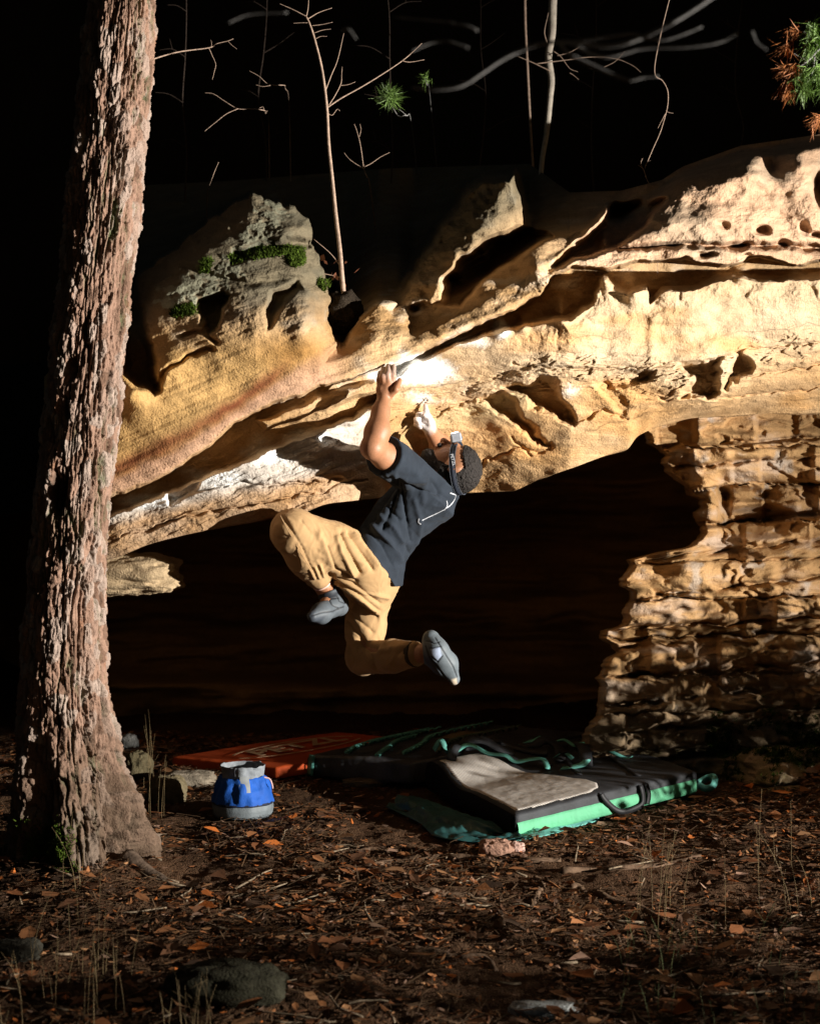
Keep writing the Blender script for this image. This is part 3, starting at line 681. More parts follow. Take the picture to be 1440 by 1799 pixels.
# ---------------------------------------------------------------- the climber
class Field:
    """a solid made of blended round shapes, meshed in one continuous surface"""
    def __init__(s, lo, hi, vox):
        s.lo = np.array(lo, float); s.vox = vox; s.n = np.ceil((np.array(hi)-s.lo)/vox).astype(int)+1
        s.a = np.full(s.n, .06, np.float32)
    def box(s, lo, hi):
        i0 = np.clip(np.floor((np.array(lo)-s.lo)/s.vox).astype(int), 0, s.n-1); i1 = np.clip(np.ceil((np.array(hi)-s.lo)/s.vox).astype(int)+1, 1, s.n)
        sl = tuple(slice(a, b) for a, b in zip(i0, i1))
        ax = [s.lo[k]+s.vox*np.arange(i0[k], i1[k]) for k in range(3)]
        return sl, ax[0][:, None, None].astype(np.float32), ax[1][None, :, None].astype(np.float32), ax[2][None, None, :].astype(np.float32)
    def put(s, lo, hi, fn, k):
        m = .065+k; sl, x, y, z = s.box(np.array(lo)-m, np.array(hi)+m)
        d = np.minimum(fn(x, y, z), .06).astype(np.float32); a = s.a[sl]
        if k > 0:
            h = np.clip(.5+.5*(a-d)/k, 0, 1); s.a[sl] = a*(1-h)+d*h-k*h*(1-h)
        else: s.a[sl] = np.minimum(a, d)
    def cone(s, A, B, ra, rb, k=.015):
        A, B = np.array(A, float), np.array(B, float); d = B-A; L2 = d.dot(d)+1e-12
        def fn(x, y, z):
            t = np.clip(((x-A[0])*d[0]+(y-A[1])*d[1]+(z-A[2])*d[2])/L2, 0, 1)
            return np.sqrt((x-A[0]-t*d[0])**2+(y-A[1]-t*d[1])**2+(z-A[2]-t*d[2])**2)-(ra+(rb-ra)*t)
        r = max(ra, rb); s.put(np.minimum(A, B)-r, np.maximum(A, B)+r, fn, k); return s
    def chain(s, pts, rad, k=.012):
        for i in range(len(pts)-1): s.cone(pts[i], pts[i+1], rad[i], rad[i+1], k)
        return s
    def ell(s, C, ax, r, k=.015):
        C = np.array(C, float); R = max(r); m = min(r)
        def fn(x, y, z):
            q = 0
            for a, rr in zip(ax, r): q = q+(((x-C[0])*a[0]+(y-C[1])*a[1]+(z-C[2])*a[2])/rr)**2
            return (np.sqrt(q)-1)*m
        s.put(C-R, C+R, fn, k); return s
    def cut(s, fn):
        sl, x, y, z = s.box(s.lo, s.lo+s.vox*s.n); s.a = np.maximum(s.a, np.minimum(fn(x, y, z), .06).astype(np.float32)); return s
    def mesh(s):
        g = vdb.FloatGrid(.06); g.gridClass = vdb.GridClass.LEVEL_SET; g.copyFromArray(s.a); p, q = g.convertToQuads(isovalue=0.0)
        V = p.astype(float)*s.vox+s.lo; F = q.astype(np.int32)
        c = V[F].mean(1); n = np.cross(V[F[:, 2]]-V[F[:, 0]], V[F[:, 3]]-V[F[:, 1]])
        if np.sum(n*(c-V.mean(0))) < 0: F = F[:, ::-1]
        return V, F
def unit(v): v = np.array(v, float); return v/np.linalg.norm(v)
def A3(px, py, d): return np.array(P(px, py, d))
DZ = -.06
def K(px, py, d): return A3(px, py, d+DZ)
Lsh, Rsh, neck, pelv = K(714, 824, 5.93), K(786, 842, 6.26), K(770, 850, 6.11), K(655, 1002, 6.07)
Lhip, Rhip, Lkn, Lan, Rkn, Ran = K(638, 988, 5.99), K(650, 1020, 6.17), K(516, 934, 5.80), K(568, 1030, 5.95), K(636, 1157, 6.09), K(744, 1148, 5.86)
Lel, Lwr, Rel, Rwr = K(653, 787, 5.70), K(674, 702, 5.83), K(784, 798, 6.50), K(757, 758, 6.28)
ta = unit(neck-pelv); TL = np.linalg.norm(neck-pelv); ts = Rsh-Lsh; ts = unit(ts-ta*ts.dot(ta)); tf_ = np.cross(ta, ts); tf_ = tf_ if tf_[0] < 0 else -tf_
hem_n, hem_p = unit((.80, -.12, .58)), K(632, 938, 6.05)
def torso(prof, shift=(0, 0, 0), ripple=0):
    T = np.array([p[0] for p in prof]); RU = np.array([p[1] for p in prof]); RV = np.array([p[2] for p in prof]); FO = np.array([p[3] if len(p) > 3 else 0 for p in prof])
    def fn(x, y, z):
        dx, dy, dz = x-pelv[0], y-pelv[1], z-pelv[2]
        t = (dx*ta[0]+dy*ta[1]+dz*ta[2])/TL; u = dx*ts[0]+dy*ts[1]+dz*ts[2]; v = dx*tf_[0]+dy*tf_[1]+dz*tf_[2]
        ru = np.interp(t, T, RU); rv = np.interp(t, T, RV); v = v-np.interp(t, T, FO)
        q = np.sqrt((u/ru)**2+(v/rv)**2)+1e-6
        d = (q-1)*np.sqrt(u*u+v*v)/q
        return np.maximum(d, np.maximum((t-T[-1])*TL, (T[0]-t)*TL))
    return fn
BLO, BHI = np.array([-.66, 5.42, .48]), np.array([.34, 6.62, 2.0])
# skin: one body, fingertips to ankles
body = Field(BLO, BHI, .0046)
HC = K(801, 821, 6.12); hU = unit((.965, .02, .20)); hF = np.array((-.20, .12, .97)); hF = unit(hF-hU*hF.dot(hU)); hL = np.cross(hU, hF)
def H(u, f, l=0): return HC+hU*u+hF*f+hL*l
body.put(BLO+.1, BHI-.1, torso([(-.25, .12, .08, .01), (0, .125, .08, .02), (.3, .12, .07, .04), (.75, .135, .08, .018), (.92, .10, .065), (1.0, .06, .05)]), .02)
body.cone(neck-ta*.03, H(-.06, -.03), .062, .055, .03)
body.ell(H(.005, -.006), (hU, hF, hL), (.090, .098, .076), .0).ell(H(-.035, .035), (hU, hF, hL), (.075, .060, .060), .02)
body.cone(H(-.062, -.01, .045), H(-.098, .062, .012), .024, .022, .015).cone(H(-.062, -.01, -.045), H(-.098, .062, -.012), .024, .022, .015).ell(H(-.098, .066), (hU, hF, hL), (.022, .022, .024), .015)
body.cone(H(.018, .086, .03), H(.018, .086, -.03), .012, .012, .012)                       # brow
body.chain([H(.004, .094), H(-.028, .118), H(-.036, .106)], [.009, .013, .012], .008)    # nose
body.cone(H(-.062, .096, .018), H(-.062, .096, -.018), .009, .009, .006)                  # lips
body.ell(H(-.012, -.018, .078), (unit(hU+.2*hF), hF, hL), (.030, .017, .010), .004).ell(H(-.012, -.018, -.078), (hU, hF, hL), (.030, .017, .010), .004)
# left arm
body.chain([Lsh, Lsh*.45+Lel*.55, Lel], [.054, .055, .041], .02)
body.chain([Lel, Lel*.68+Lwr*.32+np.array([.006, -.004, 0]), Lel*.25+Lwr*.75, Lwr], [.042, .048, .034, .027], .02)
hd = lambda px, py, d: K(px, py, d)
for seq, rad in (([(674, 702, 5.83), (679, 684, 5.835), (683, 672, 5.84)], (.026, .027, .022)), ([(674, 700, 5.83), (671, 684, 5.835), (670, 676, 5.84)], (.024, .024, .016)),
                 ([(668, 680, 5.84), (666, 667, 5.835), (667, 655, 5.86)], (.0135, .0115, .0095)), ([(674, 675, 5.83), (672.5, 661, 5.825), (673.5, 648, 5.87)], (.014, .0118, .010)),
                 ([(682, 672, 5.83), (681, 657, 5.825), (682, 643, 5.88)], (.0145, .012, .010)), ([(689, 675, 5.84), (690, 660, 5.83), (691, 644, 5.87)], (.014, .012, .010)),
                 ([(683, 694, 5.83), (695, 684, 5.81), (702, 668, 5.84)], (.018, .0135, .010))):
    body.chain([hd(*q) for q in seq], rad, .004)
body.chain([Lel*.9+Lsh*.1+np.array([.004, -.012, .012]), Lel*.6+Lwr*.4+np.array([.014, -.010, .004])], [.026, .026], .018).chain([Lsh*.7+Lel*.3+np.array([0, -.012, -.012]), Lsh*.3+Lel*.7+np.array([-.002, -.012, -.018])], [.040, .034], .018)
# right arm, chalked hand
body.chain([Rsh, Rel], [.052, .044], .02).chain([Rel, Rel*.6+Rwr*.4, Rwr], [.044, .046, .028], .02)
for seq, rad in (([(757, 758, 6.28), (752, 745, 6.27), (748, 733, 6.26)], (.026, .030, .024)), ([(755, 756, 6.28), (744, 743, 6.265), (741, 736, 6.26)], (.022, .026, .020)),
                 ([(750, 731, 6.255), (748, 722, 6.245), (747, 712, 6.25)], (0.0132, 0.0118, 0.0096)), ([(744, 730, 6.255), (735, 729, 6.225), (736, 737, 6.22)], (0.0132, 0.0118, 0.0096)),
                 ([(740, 734, 6.255), (731, 737, 6.22), (736, 744, 6.215)], (0.0132, 0.0114, 0.0096)), ([(739, 741, 6.26), (731, 745, 6.225), (738, 751, 6.22)], (0.012, 0.0108, 0.009)),
                 ([(755, 744, 6.25), (753, 733, 6.22), (745, 729, 6.205)], (0.018, 0.0132, 0.0102))):
    body.chain([hd(*q) for q in seq], rad, .005)
# legs inside the trousers, ankles bare
body.chain([Lhip, Lkn, Lkn*.6+Lan*.4, Lan], [.075, .048, .050, .034], .02).chain([Rhip, Rkn, Rkn*.6+Ran*.4, Ran], [.075, .048, .050, .034], .02)
Ltoe, Lheel = K(549, 1083, 5.80), K(596, 1066, 5.99); Lball = Ltoe*.68+Lheel*.32
Rheel, Rtoe = K(757, 1122, 5.83), K(797, 1193, 5.87); Rball = K(783, 1166, 5.845)
body.chain([Lan, K(580, 1052, 5.94), Lball], [.034, .034, .024], .015).chain([Ran, K(760, 1142, 5.85), Rball], [.034, .032, .024], .015)
Vb_, Fb_ = body.mesh()
cb = np.zeros((len(Vb_), 3))+np.array([.36, .165, .085]); nz = fbm(Vb_*14, 3)[:, None]; cb = cb*(1+.14*nz)
cb = np.where((Vb_[:, 0] > -.05)[:, None] & (np.linalg.norm(Vb_-HC, axis=1) < .15)[:, None], cb*np.array([.80, .78, .76]), cb)  # head skin darkened in colour, standing in for shade on the face
for c0, r0, amt in ((hd(682, 645, 5.85), .075, .35), (hd(744, 736, 6.25), .085, 1.0)):
    t = sstep(r0, r0*.45, np.linalg.norm(Vb_-c0, axis=1))[:, None]*amt*(.85+.3*nz); cb = cb*(1-t)+np.array([.74, .70, .68])*t
for sg in (1, -1):   # brow hair and eyes
    e = H(.004, .084, .030*sg); t = sstep(.014, .008, np.linalg.norm(Vb_-e, axis=1))[:, None]; cb = cb*(1-t)+np.array([.05, .03, .02])*t
person = thing('person', 'climber in dark grey t-shirt and tan trousers hanging one-handed from the overhang', 'person', tuple(pelv-np.array([0, 0, .3])))
obj('body', mesh_np('body', Vb_, Fb_, True, np.clip(cb, .01, .9)), M_skin, person)

def wrinkle(V, F, strokes, fab=.004, fs=9., stretch=None):
    """sculpts folds: strokes are (path in picture measure, width, height) on the side that faces the camera"""
    n = vnormals(V, F); px, py = proj(V); face = sstep(.0, .35, -n[:, 1])
    disp = np.zeros(len(V))
    for pts, wd, amp in strokes:
        sd_ = seg_dist(px, py, pts)/wd; disp += amp*1.35*(np.exp(-sd_**2) if amp > 0 else np.exp(-1.3*np.abs(sd_)))*face
    q = V*fs
    disp += fab*fbm(q+2.5*np.stack([fbm(V*5+k*9, 2) for k in range(3)], -1), 3, ridged=True)
    return V+n*disp[:, None]
# t-shirt
sh = Field((-.34, 5.6, 1.0), (.30, 6.6, 1.66), .0046)
sh.put(BLO+.1, BHI-.1, torso([(-.45, .185, .158, -.026), (-.05, .178, .140, -.012), (.25, .165, .102, .034), (.5, .172, .098, .042), (.72, .182, .106, .020), (.85, .170, .108, -.006), (.94, .125, .085, -.012), (1.0, .082, .070, -.014)]), .0)
sh.cone(neck-ts*.06, Lsh, .075, .076, .03).cone(neck+ts*.06, Rsh, .075, .076, .03)
Ls2 = Lsh+(Lel-Lsh)*.60; sh.cone(Lsh, Ls2, .078, .080, .03); sh.cone(Rsh, Rsh+(Rel-Rsh)*.5, .078, .082, .03)
ua = unit(Lel-Lsh)
sh.cut(lambda x, y, z: np.where(((x-Lsh[0])*ua[0]+(y-Lsh[1])*ua[1]+(z-Lsh[2])*ua[2]) > .0, ((x-Ls2[0])*ua[0]+(y-Ls2[1])*ua[1]+(z-Ls2[2])*ua[2])-.012, -.06))
sh.cut(lambda x, y, z: -((x-hem_p[0])*hem_n[0]+(y-hem_p[1])*hem_n[1]+(z-hem_p[2])*hem_n[2])+.008*np.sin(40*(x+y+z*.5)))
sh.cut(lambda x, y, z: ((x-neck[0])*ta[0]+(y-neck[1])*ta[1]+(z-neck[2])*ta[2])-.012)
Vs, Fs = sh.mesh()
st_s = [([(690, 850), (668, 885), (645, 920)], 9, -.022), ([(700, 845), (690, 890), (672, 930)], 4, -.012), ([(704, 846), (712, 900), (722, 950)], 4, -.010), ([(700, 842), (730, 860), (770, 868)], 5, -.012),
        ([(694, 838), (715, 846), (745, 842)], 5, .010), ([(650, 920), (680, 950), (702, 985)], 5, .012), ([(640, 925), (672, 958), (694, 998)], 4, -.010), ([(730, 830), (745, 850), (742, 880)], 7, .006),
        ([(715, 960), (722, 980), (712, 1010)], 4, -.010), ([(735, 955), (720, 1000)], 5, .008), ([(665, 905), (690, 925), (705, 950)], 5, .009), ([(680, 890), (700, 912)], 3, -.007), ([(760, 850), (775, 870), (790, 880)], 4, -.006), ([(728, 880), (738, 920), (732, 955)], 5, .006)]
Vs = wrinkle(Vs, Fs, st_s, .0045, 7)
M_shirt = mat_col('grey_cotton', (.020, .026, .036), .9, .15, .18, 18, .25, 420, sheen=.03)
shirt = obj('t_shirt', mesh_np('t_shirt', Vs, Fs), M_shirt, person)
# trousers
pa = Field((-.66, 5.5, .52), (.14, 6.4, 1.38), .0046)
pa.put(BLO+.1, BHI-.1, torso([(-.30, .150, .120, -.01), (-.1, .160, .116, -.004), (.12, .155, .112, .0), (.22, .15, .105)]), .0)
pa.cone(Lhip, Lkn, .112, .084, .05).chain([Lkn, Lkn*.5+Lan*.5, Lkn*.2+Lan*.8], [.084, .076, .050], .02)
pa.cone(Lhip*.55+Lkn*.45, Lkn*.75+Lan*.25+np.array([.03, .02, -.01]), .085, .07, .05)
pa.ell(K(655, 1026, 6.11), (np.array([1., 0, 0]), np.array([0, 1., 0]), np.array([0, 0, 1.])), (.078, .115, .090), .04)
pa.chain([Rhip, Rhip*.4+Rkn*.6, Rkn], [.094, .074, .064], .04).chain([Rkn, Rkn*.5+Ran*.5, Rkn*.15+Ran*.85], [.064, .064, .048], .015)
wa = unit(neck-pelv)
pa.cut(lambda x, y, z: ((x-hem_p[0])*hem_n[0]+(y-hem_p[1])*hem_n[1]+(z-hem_p[2])*hem_n[2])-.012)
Vp_, Fp_ = pa.mesh()
st_p = [([(600, 935), (612, 965), (632, 1005)], 4, -.014), ([(590, 945), (602, 975), (622, 1012)], 4, .008), ([(612, 935), (632, 965), (655, 1000)], 4, -.012), ([(622, 940), (645, 965), (664, 990)], 4, .008), ([(640, 945), (668, 965), (684, 995)], 3, -.005),
        ([(578, 1010), (620, 1025), (668, 1060)], 3.5, -.010), ([(585, 1020), (625, 1040), (665, 1072)], 3.5, -.010), ([(590, 1015), (640, 1042), (680, 1050)], 3.5, .006), ([(598, 1040), (630, 1065), (662, 1082)], 3.5, -.008), ([(602, 1060), (625, 1085), (655, 1110)], 3.5, -.007), ([(604, 1085), (630, 1115), (655, 1140)], 5, -.010),
        ([(575, 960), (590, 1000), (625, 1020)], 5, -.010), ([(505, 920), (530, 960), (548, 1000)], 2.5, -.004), ([(530, 915), (545, 935)], 4, -.006), ([(632, 1125), (648, 1140), (660, 1142)], 5, -.018), ([(638, 1140), (655, 1155), (660, 1175)], 4, -.006), ([(655, 1145), (690, 1140), (728, 1132)], 5, .006), ([(700, 1150), (712, 1140), (722, 1130)], 3, -.006),
        ([(545, 1000), (552, 1015)], 2, .005), ([(553, 996), (560, 1014)], 2, .005), ([(562, 992), (568, 1012)], 2, .005), ([(612, 1130), (622, 1160), (618, 1175)], 5, -.006), ([(560, 940), (575, 965), (585, 990)], 6, .006)]
Vp_ = wrinkle(Vp_, Fp_, st_p, .006, 8)
M_pants = mat_col('tan_cotton', (.40, .25, .12), .85, .2, .12, 14, .25, 420, sheen=.03)
pants = obj('trousers', mesh_np('trousers', Vp_, Fp_), M_pants, person)
obj('seam', MB().tube([K(492+i*6.0, 905+4*math.sin(i*.3)+i*10.2, 5.67+i*.012) for i in range(11)], .0016, 5).mesh('seam'), M_pants, pants)
# elastic cuffs
def ringband(c, axis, r, w, th=.003, n=28):
    a = unit(axis); u = unit(np.cross(a, (0.3, .2, 1))); v = np.cross(a, u); mb = MB(); V, F = [], []
    for i in range(n):
        t = 2*math.pi*i/n; d = u*math.cos(t)+v*math.sin(t)
        for (rr, k) in ((r, -w/2), (r+th, -w/2), (r+th, w/2), (r, w/2)): V.append(c+d*rr+a*k)
    for i in range(n):
        for k in range(4): F.append((i*4+k, i*4+(k+1) % 4, ((i+1) % n)*4+(k+1) % 4, ((i+1) % n)*4+k))
    return mb.add(V, F)
obj('cuff', ringband(Lkn*.2+Lan*.8, Lan-Lkn, .046, .022, .006).mesh('cuff'), M_pants, pants)
obj('cuff', ringband(Rkn*.15+Ran*.85, Ran-Rkn, .046, .022, .006).mesh('cuff'), mat_col('dark_elastic', (.05, .035, .02), .9), pants)
obj('ankle_band', ringband(Lan*.95+Lkn*.05, Lan-Lkn, .037, .006, .003).mesh('ankle_band'), mat_col('pink_band', (.75, .50, .42), .5), person)
# drawstring
obj('drawstring', MB().tube(smooth_path([K(596, 930, 5.93), K(590, 926, 5.88), K(596, 932, 5.86), K(605, 938, 5.88)], 12), .004, 6).mesh('drawstring'), mat_col('cream_cord', (.55, .45, .35), .8), pants)
# climbing shoes
def shoe(nm, seqs, cuts, cols_, parent, lines=()):
    f = Field(np.min([np.min(np.array(s), 0) for s, r in seqs], 0)-.09, np.max([np.max(np.array(s), 0) for s, r in seqs], 0)+.09, .0035)
    for s, r in seqs: f.chain(s, r, .02)
    for c in cuts: f.cut(c)
    V, F = f.mesh(); px, py = proj(V); c = np.zeros((len(V), 3))+np.array(cols_[0]); c = c*(1+.25*fbm(V*40, 3)[:, None])
    for poly, kk in cols_[1:]:
        t = sstep(2.5, -2.5, poly_sd(px, py, poly))[:, None]; c = c*(1-t)+np.array(kk)*t*(1+.15*fbm(V*60, 2)[:, None])
    for pts, wd in lines:
        t = np.exp(-(seg_dist(px, py, pts)/wd)**2)[:, None]; c = c*(1-t)+np.array([.012, .013, .016])*t; V = V-vnormals(V, F)*t*.003
    return obj(nm, mesh_np(nm, V, F, True, c), M_shoe, parent)
M_shoe = mat_attr('climbing_rubber', rough=.6, spec=.35, var=.15, scale=50, grain=250, bump=.2, dist=.002)
l1 = unit(np.array([.35, 0, -.93]))
ls = shoe('climbing_shoe', [([K(576, 1044, 5.94), K(584, 1060, 5.94)], (.040, .040)), ([Lheel, K(582, 1066, 5.93), Lball, Ltoe], (.036, .040, .040, .022)), ([Lheel, K(600, 1058, 5.985)], (.030, .026))],
          [lambda x, y, z: -((x-Lan[0])*l1[0]+(y-Lan[1])*l1[1]+(z-Lan[2])*l1[2])+.026],
          [(.085, .10, .115), ([(556, 1040), (596, 1040), (590, 1052), (560, 1056)], (.018, .022, .03)), ([(540, 1095), (548, 1060), (556, 1062), (552, 1085), (575, 1080), (560, 1098)], (.05, .06, .075))], person, [([(546, 1082), (565, 1076), (585, 1074), (604, 1066)], 1.2), ([(575, 1050), (583, 1062), (596, 1070)], 1.1), ([(562, 1054), (578, 1052), (594, 1050)], 1.2), ([(592, 1046), (596, 1056), (606, 1060)], 1.0)])
rs = shoe('climbing_shoe', [([Ran+(Ran-Rkn)*.02, K(760, 1140, 5.83)], (.040, .044)), ([Rheel, K(767, 1143, 5.81), Rball, Rtoe], (.034, .044, .046, .024)), ([K(754, 1150, 5.84), K(772, 1168, 5.84)], (.035, .036))],
          [lambda x, y, z: (x-Ran[0])*-.97+(z-Ran[2])*-.1-.002],
          [(.105, .125, .14), ([(756, 1140), (772, 1136), (776, 1152), (768, 1162), (758, 1152)], (.36, .42, .55)), ([(740, 1150), (756, 1158), (775, 1185), (760, 1190)], (.05, .06, .075)), ([(793, 1194), (801, 1192), (803, 1202), (794, 1204)], (.6, .5, .38))], person, [([(747, 1135), (754, 1155), (768, 1172), (788, 1200)], 1.4), ([(755, 1139), (774, 1135)], 1.1), ([(757, 1153), (768, 1163), (777, 1153)], 1.1), ([(764, 1120), (776, 1140), (796, 1172), (803, 1190)], 1.0), ([(748, 1126), (762, 1130), (772, 1127)], .9)])
obj('shoe_pull_tab', MB().ribbon([K(588, 1044, 5.92), K(586, 1034, 5.93), K(590, 1028, 5.96)], .014, (0, -1, 0), .003).mesh('pull_tab'), mat_col('black_webbing', (.012, .012, .014), .8), ls)
# hair and beard
hair = Field(HC-.2, HC+.2, .003)
hair.ell(H(.007, -.008), (hU, hF, hL), (.098, .105, .083), 0)
def hcut(x, y, z):
    dx, dy, dz = x-HC[0], y-HC[1], z-HC[2]; u = dx*hU[0]+dy*hU[1]+dz*hU[2]; f = dx*hF[0]+dy*hF[1]+dz*hF[2]; l = np.abs(dx*hL[0]+dy*hL[1]+dz*hL[2])
    a = .032-u+np.clip(f-.045, 0, 1)*.6           # above the hairline in front
    b = np.maximum(-.062-u, f+.022+.0*l)          # nape and behind the ear
    return np.minimum(a, b)
hair.cut(hcut); Vh, Fh = hair.mesh(); nh = vnormals(Vh, Fh); Vh = Vh+nh*(.0065*fbm(Vh*140, 2)+.002*fbm(Vh*50, 2))[:, None]
M_hair = mat_col('black_hair', (.018, .014, .012), .75, .3, .5, 90, .9, 300)
obj('hair', mesh_np('hair', Vh, Fh), M_hair, person)
be = Field(HC-.2, HC+.2, .003)
be.cone(H(-.055, -.012, .048), H(-.100, .062, .014), .029, .030, .02).cone(H(-.055, -.012, -.048), H(-.100, .062, -.014), .029, .030, .02).ell(H(-.104, .070), (hU, hF, hL), (.028, .028, .030), .015).cone(H(-.03, -.01, .066), H(-.06, 0, .055), .014, .02, .01)
be.cone(H(-.050, .102, .02), H(-.050, .102, -.02), .009, .009, .01)
Vh, Fh = be.mesh(); nh = vnormals(Vh, Fh); Vh = Vh+nh*(.004*fbm(Vh*200, 2)+.002*fbm(Vh*60, 2))[:, None]
obj('beard', mesh_np('beard', Vh, Fh), M_hair, person)
# print on the back of the shirt: white outline drawn on the cloth
from mathutils.bvhtree import BVHTree
def on_surface(V, F, pts, off=.0014):
    bv = BVHTree.FromPolygons([tuple(v) for v in V], [tuple(f) for f in F]); out = []
    for a, b in pts:
        d = P(a, b, 1.0)-Vector((0, 0, CAM_H)); hit, n, i, _ = bv.ray_cast(Vector((0, 0, CAM_H)), d.normalized())
        if hit: out.append((np.array(hit+n*off), np.array(n)))
    return out
def printed(paths, wpx, V, F):
    mb = MB()
    for pts in paths:
        s = on_surface(V, F, smooth_path(pts, max(24, 14*len(pts))))
        if len(s) > 2: mb.ribbon([p for p, n in s], wpx/430., [n for p, n in s], .0006)
    return mb
M_print = mat_col('white_print', (.40, .41, .44), .8, .2, .1, 60)
pr = printed([[(790, 866), (796, 868), (801, 870)], [(800, 869), (798, 877), (791, 887), (781, 894)], [(784, 880), (785, 888), (780, 896)], [(780, 895), (766, 902), (751, 909), (741, 914)], [(736, 911), (735, 917), (739, 921)]], 2.2, Vs, Fs)
if pr.v: obj('shirt_print', pr.mesh('shirt_print', False), M_print, shirt)

# headlamp, worn round the head and lit
lamp = thing('headlamp', 'lit headlamp on a black elastic strap round the climber\'s head', 'headlamp', tuple(H(0, .11)))
uoff = .004
mb = MB(); pts, nrm = [], []
for i in range(49):
    t = 2*math.pi*i/48; f, l = math.cos(t)*.1075-.008, math.sin(t)*.0865; pts.append(H(uoff+.016*math.cos(t)+.006-.030*math.sin(t), f, l)); nrm.append(unit(hF*math.cos(t)/.105+hL*math.sin(t)/.086))
M_strap = mat_col('navy_elastic', (.012, .016, .028), .75, .3, .2, 80, .3, 500)
strap = obj('strap', MB().ribbon(pts, .026, nrm, .0035).mesh('strap'), M_strap, lamp)
for off in (.012, -.012):
    obj('strap_edge', MB().ribbon([p+n*.0025+hU*off for p, n in zip(pts, nrm)], .0016, nrm, .0012).mesh('strap_edge'), mat_col('grey_piping', (.10, .11, .13), .7), strap)
hb = H(uoff+.020, .118)
M_lamp = mat_col('grey_plastic', (.30, .32, .36), .4, .5, .1, 60)
hs = obj('lamp_housing', MB().box(hb, hU*.023, hF*.019, hL*.036).mesh('housing', False), M_lamp, lamp, .007)
m_em, N, L, b = mat_new('lit_lens'); b.inputs['Emission Color'].default_value = (.85, .93, 1, 1); b.inputs['Emission Strength'].default_value = 12
lens_c = hb+hF*.021
obj('lens', ringband(lens_c, hF, .001, .006, .015).mesh('lens'), m_em, hs)
obj('switch', MB().box(hb+hU*.023, hU*.004, hF*.006, hL*.010).mesh('switch', False), mat_col('navy_plastic', (.015, .02, .05), .4), hs, .002)
def lettering(name, text, origin, right, upv, height, mat, parent, depth=.0008, spacing=1.0, shear=0, yscale=1):
    """raised print made from the built-in font"""
    cu = bpy.data.curves.new(name, 'FONT'); cu.body = text; cu.size = 1; cu.align_x = 'CENTER'; cu.align_y = 'CENTER'; cu.extrude = .02; cu.space_character = spacing; cu.shear = shear; cu.offset = .02
    tmp = bpy.data.objects.new(name, cu); col.objects.link(tmp)
    dg = bpy.context.evaluated_depsgraph_get(); me = bpy.data.meshes.new_from_object(tmp.evaluated_get(dg)); bpy.data.objects.remove(tmp)
    r, u = unit(right), unit(upv); n = np.cross(r, u); o = np.array(origin)
    co = np.zeros(len(me.vertices)*3); me.vertices.foreach_get('co', co); co = co.reshape(-1, 3)
    W = o+np.outer(co[:, 0]*height, r)+np.outer(co[:, 1]*height*yscale, u)+np.outer(co[:, 2]/.02*depth, n)
    me.vertices.foreach_set('co', W.ravel()); me.update(); me.materials.clear()
    return obj(name, me, mat, parent)
lettering('lettering', 'PETZL', H(uoff+.006-.022, .020, .0895), -hF, hU, .018, M_print, strap, .0006, 1.0)
sp = bpy.data.lights.new('headlamp_beam', 'SPOT'); sp.energy = 34; sp.color = (.86, .93, 1.0); sp.spot_size = math.radians(20); sp.spot_blend = .8; sp.shadow_soft_size = .012
so = bpy.data.objects.new('headlamp_beam', sp); col.objects.link(so); so.location = Vector(lens_c+hF*.008)
so.rotation_euler = (P(728, 652, 6.02)-so.location).to_track_quat('-Z', 'Y').to_euler()
so.parent = lamp; so.matrix_parent_inverse = Matrix.Translation(-Vector(lamp.location))
